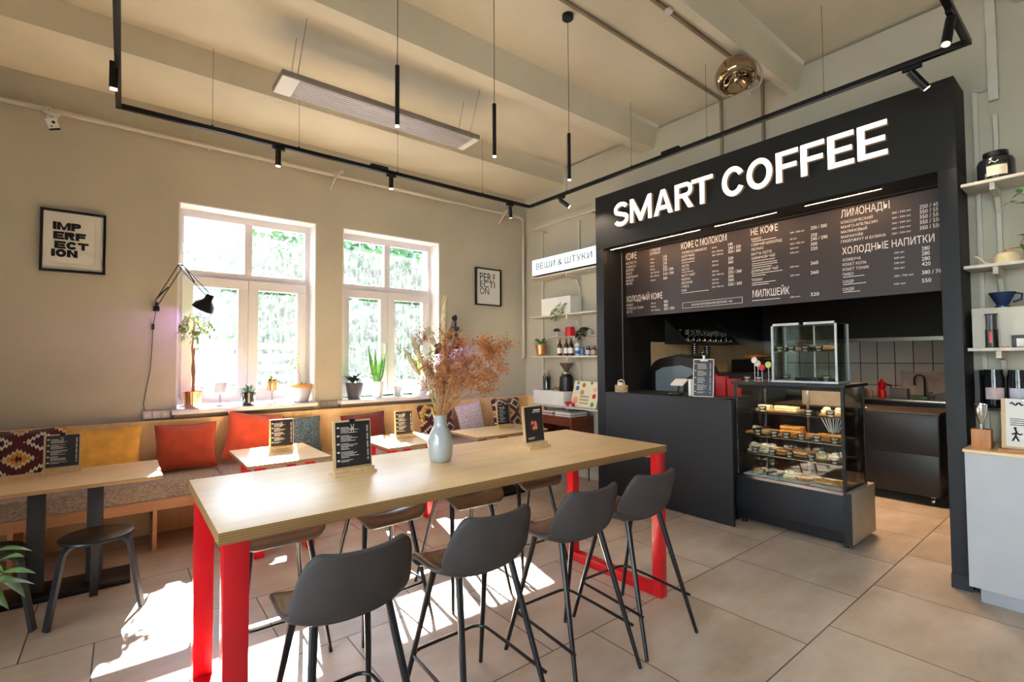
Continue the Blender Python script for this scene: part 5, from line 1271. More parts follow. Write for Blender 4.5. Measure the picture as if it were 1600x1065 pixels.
sbox(4.25, 4.78, 2.0455, 2.265, 4.30, 'plain white box behind the trailing plant'); sbox(4.36, 4.93, 0.9005, 1.075, 4.28, 'long white box under the coffee grinder')
# items: everything placed from its own measurements along y
def pot(b, c, r0, r1, h, seg=28, rim=0.0):
    b.lathe([(0, 0), (r0, 0), (r1, h), (r1 - 0.006, h), (r1 - 0.010, h - 0.012), (0, h - 0.012)], c, seg)
def plant(name, label, x, y, z, r0, r1, h, pm, fn, lm, cat='potted plant', ribbed=False, soil=True, group=None, extra=None):
    t = thing(name, label, cat, (x, y, z), group=group)
    b = MB()
    if ribbed:
        n = 40
        def f(u, v):
            r = (r0 + (r1 - r0) * v) * (1 + 0.02 * math.cos(u * 2 * PI * 20)); return Vector((x + r * math.cos(u * 2 * PI), y + r * math.sin(u * 2 * PI), z + h * v + 0.001))
        b.grid(f, 80, 6, closeu=True); b.lathe([(0, 0.001), (r0, 0.001)], (x, y, z), 40)
    else: pot(b, (x, y, z), r0, r1, h)
    if extra: extra(b, t)
    obj('pot', b, pm, t)
    if soil:
        b = MB(); b.lathe([(0, h - 0.011), (r1 - 0.012, h - 0.011)], (x, y, z), 20); obj('soil', b, SOIL, t)
    b = MB(); st = MB(); fn(b, st, Vector((x, y, z + h - 0.012)))
    obj('leaves', b, lm, t)
    if len(st.bm.verts): obj('stems', st, STEMB, t)
    return t
def bushy(n, rad, L, w, seed=0, up=0.6):
    def f(b, st, c):
        rr = random.Random(seed)
        for k in range(n):
            a = rr.uniform(0, 2 * PI); e = rr.uniform(up * 0.3, 1.3); q = c + Vector((math.cos(a), math.sin(a), 0)) * rad * rr.uniform(0, 0.6)
            b.leaf(q + Vector((0, 0, rad * rr.uniform(0, 0.8))), (math.cos(a), math.sin(a), e), L * rr.uniform(0.6, 1.1), w, 0.35)
    return f
def snake(n, L, seed=0):
    def f(b, st, c):
        rr = random.Random(seed)
        for k in range(n):
            a = 2 * PI * k / n + rr.uniform(-0.3, 0.3); q = c + Vector((math.cos(a), math.sin(a), 0)) * 0.03; d = Vector((math.cos(a) * 0.22, math.sin(a) * 0.22, 1)).normalized(); LL = L * rr.uniform(0.6, 1.0)
            b.leaf(q, d, LL, 0.045, -0.02, 6, up=Vector((math.sin(a), math.cos(a), 0.1)))
    return f
def trailing(n, seed, d0=(0, 1, 0), L=0.16):
    def f(b, st, c):
        rr = random.Random(seed)
        for k in range(n):
            P = [c]; d = Vector(d0) * rr.uniform(0.2, 1) + Vector((-0.6, rr.uniform(-0.5, 0.5), rr.uniform(0.3, 0.9)))
            for q in range(6): P.append(P[-1] + d.normalized() * L / 5); d.z -= 0.45
            st.tube(P, 0.0018, 5)
            for p in P[1:]:
                for _ in range(2): b.leaf(p, (rr.uniform(-1, 0.3), rr.uniform(-1, 1), rr.uniform(-0.5, 0.6)), rr.uniform(0.035, 0.055), 0.034, 0.3)
    return f
plant('potted_plant', 'trailing lime-leaved plant in a grey pot by the white box', 4.42, 4.34, 2.0455, 0.055, 0.075, 0.095, GREYPOT, trailing(9, 2, (0, 0.9, 0), 0.26), LEAFL)
plant('potted_plant', 'plant in a copper pot at the corner end of the bottle shelf', 4.40, 4.90, 1.5235, 0.06, 0.085, 0.145, COPPER, bushy(22, 0.08, 0.12, 0.045, 4), LEAF)
plant('potted_plant', 'dark leafed plant hanging over the narrow shelf beside the surround', 4.46, 4.09, 1.7685, 0.035, 0.045, 0.07, SHELFW, trailing(8, 5, (0, 0.3, 0), 0.17), LEAFD)
t = thing('mushroom_ornament', 'small dark mushroom-shaped ornament on the narrow shelf', 'ornament', (4.46, 4.66, 1.7685))
b = MB(); b.tube([(4.46, 4.66, 1.769), (4.46, 4.66, 1.84)], 0.012, 10); obj('stalk', b, WHITEP, t)
b = MB(); b.lathe([(0, 0.115), (0.03, 0.108), (0.05, 0.085), (0.048, 0.075), (0.012, 0.07), (0, 0.07)], (4.46, 4.66, 1.7695), 20); obj('cap', b, BLACKPL, t)
b = MB(); b.lathe([(0, 0), (0.066, 0), (0.055, 0.115), (0.05, 0.12), (0, 0.12)], (4.46, 4.42, 1.7685), 28); obj('red_pot', b, RED, cat='pot', label='red upturned pot on the narrow shelf')
bt = None
for i, y in enumerate((4.545, 4.425, 4.345)):
    lab = ('brown bottle standing apart at the left of the three', 'brown bottle in the middle of the three', 'brown bottle at the right of the three')[i]
    if bt is None:
        bt = thing('beer_bottle', lab, 'bottle', (4.40, y, 1.5235), group='brown bottles with white labels')
        b = MB(); b.lathe([(0, 0), (0.033, 0), (0.034, 0.005), (0.034, 0.115), (0.030, 0.135), (0.014, 0.165), (0.0125, 0.20), (0.0135, 0.205), (0.0135, 0.215), (0, 0.215)], (4.40, y, 1.5235), 20); obj('bottle_body', b, BOTTLEG, bt)
        b = MB(); b.lathe([(0.0345, 0.03), (0.0345, 0.098)], (4.40, y, 1.5235), 20); obj('label_band', b, PAPER, bt)
    else: dup(bt, (4.40, y, 1.5235), 0, lab)
t = thing('tall_can', 'white and blue patterned can beside the bottles', 'can', (4.40, 4.232, 1.5235)); b = MB(); b.lathe([(0, 0), (0.033, 0), (0.033, 0.145), (0.028, 0.152), (0, 0.152)], (4.40, 4.232, 1.5235), 20); obj('can_body', b, WHITEP, t)
b = MB(); b.lathe([(0.0335, 0.02), (0.0335, 0.06)], (4.40, 4.232, 1.5235), 20); b.lathe([(0.0335, 0.10), (0.0335, 0.11)], (4.40, 4.232, 1.5235), 20); obj('blue_band', b, mat('blue_print', (60, 110, 180), 0.5), t)
t = thing('milk_jug', 'small blue and white jug beside the patterned can', 'jug', (4.40, 4.145, 1.5235)); b = MB(); b.lathe([(0, 0), (0.035, 0), (0.04, 0.06), (0.032, 0.1), (0.03, 0.1), (0.036, 0.06), (0, 0.01)], (4.40, 4.145, 1.5235), 20); obj('jug_body', b, mat('navy_glaze', (70, 100, 150), 0.2), t)
b = MB(); b.tube([(4.40, 4.11, 1.605), (4.40, 4.085, 1.59), (4.40, 4.11, 1.55)], 0.005, 6); obj('handle', b, WHITEP, t)
for k, (y, c, l) in enumerate(((4.055, (214, 206, 196), 'glass jar with a pale label at the right of the bottle shelf'), (3.965, (196, 170, 160), 'pinkish jar next to the black surround'))):
    t = thing('labelled_jar', l, 'jar', (4.40, y, 1.5235)); b = MB(); b.lathe([(0, 0), (0.034, 0), (0.034, 0.075), (0.022, 0.09), (0.022, 0.115), (0, 0.115)], (4.40, y, 1.5235), 20); obj('jar_body', b, (BLACKPOT, mat('amber_jar', (120, 60, 50), 0.2))[k], t)
    b = MB(); b.lathe([(0.0345, 0.012), (0.0345, 0.062)], (4.40, y, 1.5235), 20); obj('label_band', b, mat('jar_label_%d' % k, c, 0.8), t)
# on the white drawer box
t = thing('oil_bottle', 'glass bottle with a cork and dark plants inside on the white box', 'bottle', (4.40, 4.80, 1.0755)); b = MB(); b.lathe([(0, 0), (0.05, 0), (0.052, 0.17), (0.03, 0.21), (0.03, 0.225), (0, 0.225)], (4.40, 4.80, 1.0755), 20); obj('bottle_body', b, TUMBLER, t)
b = MB(); b.lathe([(0, 0.004), (0.045, 0.004), (0.045, 0.11), (0.03, 0.17), (0, 0.18)], (4.40, 4.80, 1.0755), 16); obj('contents', b, LEAFD, t); b = MB(); b.lathe([(0, 0.2255), (0.028, 0.2255), (0.03, 0.255), (0, 0.255)], (4.40, 4.80, 1.0755), 16); obj('cork', b, HOLDW, t)
t = thing('coffee_grinder', 'black coffee grinder with a steel hopper on the white box', 'coffee grinder', (4.40, 4.43, 1.0755)); c = (4.40, 4.43, 1.0755)
b = MB(); b.lathe([(0, 0), (0.09, 0), (0.092, 0.02), (0.085, 0.18), (0.06, 0.20), (0, 0.20)], c, 24); obj('body', b, BLACKPL, t); b = MB(); b.lathe([(0.06, 0.2005), (0.075, 0.215), (0.06, 0.245), (0.03, 0.26), (0, 0.26)], c, 24); obj('collar', b, CHROME, t)
b = MB(); b.lathe([(0, 0.261), (0.03, 0.261), (0.085, 0.345), (0.088, 0.355), (0, 0.358)], c, 24); obj('hopper', b, mat('smoked_plastic', (96, 84, 76), 0.2), t)
b = MB()
for k in range(7): b.ell((4.38 + 0.02 * (k % 2), 4.66 - 0.022 * k, 1.092 + 0.012 * (k % 3)), (0.016, 0.018, 0.015), 10, 6)
o_ = obj('dried_garland', b, STEMB, cat='garland', label='small brown garland lying between the bottle and the grinder')
# colourful print and toy
t = thing('art_print', 'colourful fruit and squiggle print leaning on the lowest shelf', 'art print', (4.36, 4.06, 0.9005)); T = Matrix.Translation((4.33, 4.09, 0.902)) @ Matrix.Rotation(0.28, 4, 'Y')
b = MB(); b.box(0, 0.008, -0.21, 0.21, 0, 0.32, M=T); obj('panel', b, mat('cream_card', (228, 218, 186), 0.7, var=0.0), t)
cols = [((60, 110, 190), 0.14, 0.23, 0.03), ((170, 120, 60), 0.04, 0.27, 0.028), ((196, 150, 60), 0.05, 0.18, 0.032), ((238, 150, 120), 0.14, 0.08, 0.042), ((200, 40, 40), -0.15, 0.14, 0.03), ((240, 170, 140), -0.15, 0.22, 0.03), ((90, 150, 60), -0.14, 0.04, 0.028), ((90, 150, 60), 0.14, 0.295, 0.02), ((90, 140, 60), -0.08, 0.30, 0.02)]
for k, (c_, y, z, r) in enumerate(cols):
    b = MB(); b.bm.clear(); n = 18; vs = [b.bm.verts.new(T @ Vector((-0.0012, y + r * math.cos(2 * PI * i / n) * (1.0 if k != 0 else 0.8 + 0.4 * (i % 2)), z + r * math.sin(2 * PI * i / n)))) for i in range(n)]; b.bm.faces.new(vs); obj('printed_shape', b, mat('print_%d' % k, c_, 0.7, var=0.0), t)
b = MB()
for j in range(3): b.tube([T @ Vector((-0.002, 0.07 - 0.013 * i, 0.05 + 0.04 * j + (0.012 if i % 2 else -0.012) * (1 if j else 0.7))) for i in range(12)], 0.0028, 4)
obj('squiggles', b, INK, t)
t = thing('toy_car', 'small red and white toy on the lowest shelf edge', 'toy', (4.29, 4.26, 0.9005)); b = MB(); b.box(4.262, 4.31, 4.20, 4.34, 0.912, 0.945, 0.008); b.box(4.266, 4.306, 4.24, 4.31, 0.9455, 0.962, 0.006); obj('body', b, RED, t)
for y in (4.225, 4.315):
    b = MB(); T_ = Matrix.Translation((4.259, y, 0.917)) @ Matrix.Rotation(PI / 2, 4, 'Y'); b.lathe([(0, -0.003), (0.0155, -0.003), (0.0155, 0.003), (0, 0.003)], M=T_, seg=12); obj('wheel', b, WHITEP, t)
# teak record cabinet
t = thing('record_cabinet', 'small teak cabinet with an open magazine slot on thin black legs', 'cabinet', (4.32, 4.48, 0))
b = MB(); b.box(4.15, 4.53, 4.10, 4.77, 0.765, 0.787, 0.002); b.box(4.15, 4.53, 4.10, 4.122, 0.42, 0.7645); b.box(4.15, 4.53, 4.748, 4.77, 0.42, 0.7645); b.box(4.15, 4.53, 4.1225, 4.7475, 0.42, 0.44); b.box(4.155, 4.53, 4.1225, 4.7475, 0.68, 0.7645); b.box(4.51, 4.53, 4.1225, 4.7475, 0.44, 0.68); obj('carcass', b, TEAK, t)
for x in (4.18, 4.48):
    for y in (4.14, 4.73):
        b = MB(); b.tube([(x, y, 0.42), (x - 0.02, y + (0.02 if y < 4.5 else -0.02) * -1, 0.0)], [0.011, 0.007], 8); obj('leg', b, LEGBLK, t)
for k in range(6):
    b = MB(); b.box(4.17, 4.45, 4.16, 4.66 - 0.02 * (k % 3), 0.4405 + k * 0.018, 0.4565 + k * 0.018, 0.001); obj('magazine', b, mat('magazine_%d' % k, ((50, 80, 100), (190, 190, 196), (40, 60, 84), (110, 140, 160), (30, 36, 50), (180, 190, 200))[k], 0.4), cat='magazine', label='%s magazine from the bottom of the pile inside the teak cabinet' % ordl(k).capitalize(), group='magazines in the teak cabinet')
for k in range(5):
    b = MB(); b.box(4.16 + 0.006 * (k % 2), 4.46, 4.13, 4.40 - 0.012 * (k % 2), 0.7875 + k * 0.014, 0.8005 + k * 0.014, 0.001); obj('magazine', b, mat('top_mag_%d' % k, ((214, 210, 204), (150, 140, 130), (226, 222, 214), (196, 190, 184), (120, 112, 110))[k], 0.45), cat='magazine', label='%s magazine from the bottom of the right pile on the teak cabinet' % ordl(k).capitalize(), group='magazines on top of the teak cabinet')
for k in range(3):
    b = MB(); b.box(4.16, 4.42, 4.44, 4.72 - 0.015 * k, 0.7875 + k * 0.014, 0.8005 + k * 0.014, 0.001); obj('magazine', b, mat('left_mag_%d' % k, ((220, 216, 210), (170, 80, 60), (206, 200, 196))[k], 0.45), cat='magazine', label='%s magazine from the bottom of the left pile on the teak cabinet' % ordl(k).capitalize(), group='magazines on top of the teak cabinet')

# ================================================================== right shelving and cabinet
RR = (0.50,)
g2 = 'pale shelves right of the coffee bar'
shelf(-0.6, 0.645, 2.61, 0.29, 'top shelf right of the surround, holding the big black jar', rails=RR, group=g2)
shelf(-0.6, 0.645, 2.075, 0.29, 'shelf right of the surround, holding the watering can', rails=RR, group=g2)
shelf(-0.6, 0.64, 1.545, 0.29, 'shelf right of the surround, below the black press', rails=RR, group=g2)
b = MB(); b.box(XW - 0.03, XW - 0.001, 0.49, 0.512, 0.95, 3.1); obj('shelf_upright', b, SHELFW, cat='upright', label='shelf upright on the wall right of the coffee bar')
b = MB(); b.box(4.33, XW - 0.031, -0.6, 0.625, 1.5455, 1.80, 0.002); obj('storage_box', b, SHELFW, cat='box', label='wide pale box standing behind the black press')
t = thing('coffee_jar', 'big black lidded jar with a cream label on the top right shelf', 'jar', (4.38, 0.49, 2.6105)); c = (4.38, 0.49, 2.6105)
b = MB(); b.lathe([(0, 0), (0.084, 0), (0.09, 0.01), (0.09, 0.12), (0.08, 0.145), (0.058, 0.158), (0.058, 0.16), (0, 0.16)], c, 36); obj('jar_body', b, BLACKPOT, t)
b = MB(); b.lathe([(0, 0.1605), (0.061, 0.1605), (0.061, 0.19), (0, 0.19)], c, 36); obj('lid', b, BLACKPL, t)
def band(r, z0, z1, a0, a1, n=16):
    b = MB(); b.grid(lambda u, v: Vector((c[0] + r * math.cos(a0 + (a1 - a0) * u), c[1] + r * math.sin(a0 + (a1 - a0) * u), c[2] + z0 + (z1 - z0) * v)), n, 2); return b
obj('paper_label', band(0.0907, 0.025, 0.088, 2.75, 3.85), CREAM, t); obj('green_stripe', band(0.0908, 0.089, 0.096, 2.75, 3.85), LEAFD, t)
b = MB(); text(b, 'coffee', (c[0] - 0.0915, c[1] + 0.03, c[2] + 0.108), XN, ZP, 0.05, 0.018, 0.004); b.bm.free()
b = MB(); b.tube([(c[0] - 0.0905, c[1] + 0.022, c[2] + 0.108), (c[0] - 0.0905, c[1] + 0.008, c[2] + 0.118), (c[0] - 0.0905, c[1] - 0.006, c[2] + 0.106), (c[0] - 0.0905, c[1] - 0.022, c[2] + 0.116)], 0.003, 5); obj('logo', b, CHALK, t)
# watering can
t = thing('watering_can', 'cream watering can with a copper handle on the right shelf', 'watering can', (4.38, 0.455, 2.0755)); c = (4.38, 0.455, 2.0755)
b = MB(); b.lathe([(0, 0), (0.064, 0), (0.067, 0.004), (0.067, 0.035), (0.048, 0.068), (0.044, 0.07), (0, 0.07)], c, 32); obj('body', b, mat('cream_enamel', (226, 206, 166), 0.35, var=0.02), t)
b = MB(); b.tube([(4.38, 0.50, 2.085), (4.38, 0.535, 2.083), (4.38, 0.56, 2.10), (4.38, 0.585, 2.13), (4.38, 0.605, 2.148)], [0.009, 0.008, 0.006, 0.005, 0.005], 8); obj('spout', b, mat('cream_spout', (226, 206, 166), 0.35, var=0.02), t)
b = MB(); b.tube([(4.38, 0.465, 2.145), (4.38, 0.462, 2.168), (4.38, 0.45, 2.172), (4.38, 0.40, 2.172), (4.38, 0.382, 2.16), (4.38, 0.376, 2.085)], 0.004, 8); obj('handle', b, mat('copper_wire', (190, 120, 70), 0.3, metal=0.7), t)
t = thing('coffee_dripper', 'dark blue cone dripper on a red cloth on the pale box', 'coffee dripper', (4.42, 0.49, 1.8005)); c = (4.42, 0.49, 1.8005)
b = MB(); b.lathe([(0, 0.0), (0.036, 0.0), (0.036, 0.012), (0.03, 0.02), (0.066, 0.10), (0.06, 0.10), (0.026, 0.024), (0, 0.02)], c, 28); obj('cone', b, mat('navy_blue', (26, 48, 92), 0.2, coat=0.3), t)
b = MB(); b.tube([(4.42, 0.428, 1.892), (4.42, 0.40, 1.885), (4.42, 0.405, 1.85), (4.42, 0.442, 1.835)], 0.006, 6); obj('handle', b, mat('navy_blue_handle', (26, 48, 92), 0.2), t)
b = MB(); b.lathe([(0, 0), (0.045, 0), (0.05, 0.02), (0.035, 0.09), (0, 0.09)], (4.42, 0.34, 1.8005), 20); obj('green_pot', b, mat('lime_green', (130, 190, 60), 0.4), cat='pot', label='lime green pot at the right picture edge beside the blue dripper')
t = thing('coffee_press', 'tall black cylindrical coffee press with red lettering strip', 'coffee press', (4.31, 0.53, 1.5455)); c = (4.295, 0.53, 1.5455)
b = MB(); b.lathe([(0, 0), (0.034, 0), (0.034, 0.004), (0.030, 0.006), (0.030, 0.115), (0, 0.115)], c, 24); obj('chamber', b, BLACKPL, t)
b = MB(); b.lathe([(0, 0.1155), (0.026, 0.1155), (0.026, 0.205), (0.032, 0.208), (0.032, 0.215), (0, 0.215)], c, 24); obj('plunger', b, mat('dark_grey_plastic', (60, 58, 58), 0.3), t)
b = MB(); b.box(c[0] - 0.0312, c[0] - 0.0302, c[1] - 0.006, c[1] + 0.008, c[2] + 0.03, c[2] + 0.10); obj('red_strip', b, RED, t)
t = thing('small_black_box', 'small black box with a white label at the right picture edge', 'box', (4.32, 0.40, 1.5455)); b = MB(); b.box(4.28, 4.325, 0.37, 0.44, 1.5455, 1.62, 0.002); obj('box_body', b, BLACKPL, t); b = MB(); b.box(4.2785, 4.2799, 0.382, 0.42, 1.55, 1.60); obj('label', b, PAPER, t)
b = MB(); b.box(4.265, 4.31, 0.455, 0.49, 1.5455, 1.552, 0.002); obj('coral_card', b, mat('coral', (232, 110, 84), 0.6), cat='card', label='tiny coral card lying beside the black press')
plant('potted_plant', 'climbing plant in a dark pot at the right picture edge', 4.40, 0.24, 2.0755, 0.05, 0.06, 0.12, BLACKPOT, trailing(9, 9, (0.2, 0.25, 2.2), 0.30), LEAF)
# low white cabinet
t = thing('sideboard', 'tall light grey cabinet with a wooden top at the right picture edge', 'cabinet', (4.28, 0.0, 0))
b = MB(); b.box(4.075, XW - 0.01, -1.2, 0.645, 0.09, 0.905, 0.002); obj('carcass', b, CABW, t)
b = MB(); b.box(4.06, XW - 0.005, -1.2, 0.652, 0.906, 0.922, 0.001); obj('top', b, BIRCH, t)
b = MB(); b.box(4.12, 4.5, -1.15, 0.60, 0.0, 0.089); obj('plinth', b, mat('grey_plinth', (150, 150, 156), 0.4), t)
for k, (y, l) in enumerate(((0.545, 'black bag-like jar with a pink label under the shelf, left one'), (0.435, 'black jar with a pale label under the shelf, right one'))):
    t = thing('bean_jar', l, 'jar', (4.43, y, 1.19)); c = (4.43, y, 1.165)
    b = MB(); b.lathe([(0, 0.0), (0.050, 0.0), (0.053, 0.01), (0.053, 0.19), (0.046, 0.215), (0.046, 0.24), (0, 0.24)], c, 28); obj('jar_body', b, BLACKPOT, t)
    b = MB(); b.grid(lambda u, v: Vector((c[0] + 0.0536 * math.cos(2.4 + 1.9 * u), c[1] + 0.0536 * math.sin(2.4 + 1.9 * u), c[2] + 0.05 + 0.075 * v)), 14, 2); obj('paper_label', b, mat('jar_paper_%d' % k, ((216, 190, 190), (200, 200, 214))[k], 0.7), t)
b = MB(); b.box(4.33, XW - 0.031, -0.6, 0.62, 1.145, 1.164, 0.001); b.box(4.33, XW - 0.031, 0.60, 0.62, 1.165, 1.40); obj('wall_shelf', b, KBLACK, cat='shelf', label='small black shelf under the jars with paper labels')
t = thing('wood_block', 'square beech block on the grey cabinet', 'wood block', (4.20, 0.59, 0.9225)); b = MB(); b.box(4.16, 4.245, 0.535, 0.625, 0.9225, 1.04, 0.003); obj('block_body', b, BLOCKW, t)
t = thing('steel_scoop', 'polished steel scoop standing in the beech block', 'scoop', (4.20, 0.58, 1.0405)); c = (4.20, 0.58, 1.0405)
b = MB(); b.lathe([(0, 0.0), (0.009, 0.0), (0.009, 0.04), (0.018, 0.06), (0.031, 0.10), (0.034, 0.155), (0.030, 0.155), (0.02, 0.08), (0, 0.06)], c, 24); obj('cup', b, CHROME, t)
t = thing('notice_board', 'white notice with small text and a figure on a wooden stand at the right edge', 'notice', (4.20, 0.40, 0.9225)); T = Matrix.Translation((4.21, 0.375, 0.936)) @ Matrix.Rotation(0.12, 4, 'Y')
b = MB(); b.box(4.14, 4.28, 0.21, 0.505, 0.9225, 0.936, 0.001); obj('base', b, BLOCKW, t); b = MB(); b.box(0, 0.012, -0.12, 0.12, 0, 0.30, M=T); obj('backboard', b, HOLDW, t)
b = MB(); b.box(-0.003, -0.0006, -0.116, 0.10, 0.012, 0.298, M=T); pg = obj('paper', b, PAPER, t)
b = MB()
for i in range(4): b.box(-0.0045, -0.004, 0.02 - 0.008 * (i % 2), 0.082, 0.175 - i * 0.012, 0.179 - i * 0.012, M=T)
b.tube([T @ Vector((-0.0055, 0.08 - 0.008 * i, 0.268 + 0.009 * math.sin(i * 1.7))) for i in range(8)], 0.0045, 5)
for P in ([(0.06, 0.07), (0.055, 0.10), (0.06, 0.115)], [(0.055, 0.095), (0.04, 0.085), (0.03, 0.09)], [(0.055, 0.095), (0.075, 0.085)], [(0.058, 0.075), (0.072, 0.045)], [(0.058, 0.075), (0.045, 0.045)]): b.tube([T @ Vector((-0.0055, y, z)) for y, z in P], 0.0045, 5)
b.ell(T @ Vector((-0.0055, 0.06, 0.122)), (0.002, 0.007, 0.007), 10, 6); obj('lettering', b, INK, pg)
b = MB(); b.box(-0.02, 0.016, -0.012, 0.03, 0.285, 0.30, 0.003, M=T); b.tube([T @ Vector((-0.01, 0.0, 0.295)), T @ Vector((-0.012, 0.0, 0.325))], 0.008, 8); obj('clip', b, STEEL, t)

# ================================================================== lights on the ceiling
TZ = 3.35
b = MB(); s_ = 0.017
t = thing('track_rail', 'black suspended lighting track running round the ceiling', 'lighting track', (1.9, 2.5, TZ))
for nm, a in (('rail_window', (-0.073, 3.91, 4.535, 4.57)), ('rail_shop', (3.893, 3.927, 0.52, 4.535)), ('rail_front', (-0.073, 3.893, 0.52, 0.554)), ('rail_left', (-0.073, -0.039, 0.554, 4.535))):
    b = MB(); b.box(a[0], a[1], a[2], a[3], TZ - 0.002, TZ + 0.032, 0.001); obj('rail', b, BLACKM, t)
for x, y, zt in ((0.535, 4.55, 4.03), (1.20, 4.55, 4.03), (2.15, 4.55, 4.03), (3.2, 4.55, 4.03), (-0.056, 3.3, 3.8), (-0.056, 2.2, 4.03), (3.91, 3.9, 4.03), (3.91, 3.0, 4.03), (3.91, 2.2, 4.03), (3.91, 1.3, 4.03), (2.0, 0.537, 3.8)):
    b = MB(); b.tube([(x, y, TZ + 0.03), (x, y, zt)], 0.0015, 5); b.tube([(x, y, TZ + 0.031), (x, y, TZ + 0.045)], 0.008, 8); obj('wire', b, LEGBLK, t)
for i, (x, y) in enumerate(((1.955, 4.552), (3.91, 2.56))):
    b = MB(); b.box(x - (0.09 if i == 0 else 0.018), x + (0.09 if i == 0 else 0.018), y - (0.018 if i == 0 else 0.09), y + (0.018 if i == 0 else 0.09), TZ + 0.033, TZ + 0.058, 0.002); obj('driver_box', b, BLACKM, t)
def spot(x, y, d, label, L=0.135, ax='x', cone=0.95):
    t = thing('track_spotlight', label, 'spotlight', (x, y, TZ), group='black track spotlights'); d = Vector(d).normalized()
    b = MB(); (b.box(x - 0.05, x + 0.05, y - 0.014, y + 0.014, TZ - 0.03, TZ - 0.0025, 0.002) if ax == 'x' else b.box(x - 0.014, x + 0.014, y - 0.05, y + 0.05, TZ - 0.03, TZ - 0.0025, 0.002)); b.tube([(x, y, TZ - 0.03), (x, y, TZ - 0.055)], 0.008, 8); obj('adapter', b, BLACKM, t)
    p = Vector((x, y, TZ - 0.055)); s = p - d * 0.02 + Vector((0, 0, 0)) ; b = MB(); e = s + d * L; b.tube([s, e], 0.0235, 20); obj('barrel', b, BLACKM, t)
    b = MB(); b.tube([e + d * 0.0005, e + d * 0.003], 0.018, 20); obj('lens', b, TIPE, t)
    light('spot_beam', 'SPOT', e + d * 0.01, SPOT_P, (1.0, 0.82, 0.62), d, spot_size=cone, spot_blend=0.8, shadow_soft_size=0.02)
spot(1.03, 4.552, (0, 0, -1), 'track spotlight hanging straight down above the left window'); spot(1.99 + 0.09, 4.552, (0, 0, -1), 'track spotlight hanging straight down between the windows', L=0.11)
spot(3.60, 4.552, (0.35, 0.3, -1), 'track spotlight tilted toward the corner at the end of the window rail'); spot(3.91, 3.99, (0.36, -0.42, -0.45), 'track spotlight aimed at the lit shelf sign', ax='y')
spot(3.91, 0.80, (0.42, -0.55, -0.95), 'track spotlight at the right end aimed at the shelves', ax='y', L=0.15); spot(3.45, 0.537, (-0.35, 0.1, -1), 'track spotlight at the top right picture edge', L=0.17)
t = thing('track_spotlight', 'box-shaped spotlight on the left branch of the track', 'spotlight', (-0.056, 3.95, TZ), group='black track spotlights')
b = MB(); b.box(-0.098, -0.052, 3.93, 3.97, TZ - 0.13, TZ + 0.04, 0.002); 
obj('housing', b, BLACKM, t); b = MB(); b.box(-0.093, -0.057, 3.934, 3.966, TZ - 0.134, TZ - 0.1305); obj('lens', b, TIPE, t)
for i, x in enumerate((1.178, 1.853, 2.533)):
    y = 2.50; l = ('left black tube pendant above the high table', 'middle black tube pendant above the high table', 'right black tube pendant above the high table')[i]
    t = thing('tube_pendant', l, 'pendant lamp', (x, y, 4.03), group='slim black tube pendants')
    b = MB(); b.lathe([(0, -0.034), (0.036, -0.034), (0.042, -0.028), (0.042, 0), (0, 0)], (x, y, 4.029), 28); obj('ceiling_rose', b, BLACKM, t)
    b = MB(); b.tube([(x, y, 3.995), (x + 0.002, y, 3.6), (x, y, 3.14)], 0.0022, 6); obj('cord', b, LEGBLK, t)
    b = MB(); b.tube([(x, y, 2.80), (x, y, 3.14)], 0.0125, 20); obj('tube', b, BLACKM, t)
    b = MB(); b.tube([(x, y, 2.793), (x, y, 2.7995)], 0.0105, 20); obj('bulb', b, TIPE, t)
    light('pendant_beam', 'SPOT', (x, y, 2.785), PEND_P, (1.0, 0.84, 0.66), (0, 0, -1), spot_size=1.1, spot_blend=0.7, shadow_soft_size=0.01)
# radiant heater
t = thing('ceiling_heater', 'long pale ribbed heater panel hung under the ceiling', 'heater', (1.77, 3.96, 3.6))
b = MB(); b.box(0.885, 2.66, 3.82, 4.12, 3.604, 3.645, 0.003); obj('housing', b, mat('heater_grey', (142, 134, 126), 0.5, metal=0.3), t)
b = MB(); b.box(1.02, 2.58, 3.832, 4.108, 3.596, 3.6035)
for k in range(9): b.box(1.02, 2.58, 3.845 + k * 0.03, 3.852 + k * 0.03, 3.590, 3.5959)
obj('ribbed_face', b, HEATER, t)
for xa, xb in ((0.89, 1.015), (2.585, 2.655)):
    b = MB(); b.box(xa, xb, 3.826, 4.114, 3.597, 3.6035); obj('end_cap', b, WHITEP, t)
for x in (1.0, 2.56):
    b = MB(); 
    for y in (3.85, 4.09): b.tube([(x, y, 3.646), (x + 0.03, 3.72 if y < 4 else 4.0, 4.03)], 0.004, 5)
    obj('chain', b, STEEL, t)
# chrome lamp
t = thing('globe_lamp', 'smoked chrome flattened globe lamp with a clear tube loop', 'lamp', (3.66, 1.80, 3.79)); c = Vector((3.66, 1.815, 3.668))
b = MB(); b.tube([(3.645, 1.765, 3.799), (3.655, 1.80, 3.775)], 0.012, 8); obj('mount', b, CHROME, t)
T = Matrix.Rotation(0.30, 4, 'Y') @ Matrix.Rotation(-0.25, 4, 'X'); b = MB(); b.lathe([(0, 0.118), (0.05, 0.113), (0.10, 0.09), (0.13, 0.056), (0.148, 0.01), (0.148, -0.03), (0.136, -0.062), (0.115, -0.08), (0.085, -0.072), (0.052, -0.048), (0.03, -0.04), (0, -0.045)], M=Matrix.Translation(c) @ T, seg=40); obj('globe', b, GOLD, t, sharp=80)
b = MB(); b.tube([c + T.to_3x3() @ Vector((0, 0, -0.02)), c + T.to_3x3() @ Vector((0, 0, -0.10))], [0.014, 0.004], 10); b.ell(c + T.to_3x3() @ Vector((0, 0, -0.05)), (0.022, 0.022, 0.022)); obj('finial', b, CHROME, t)
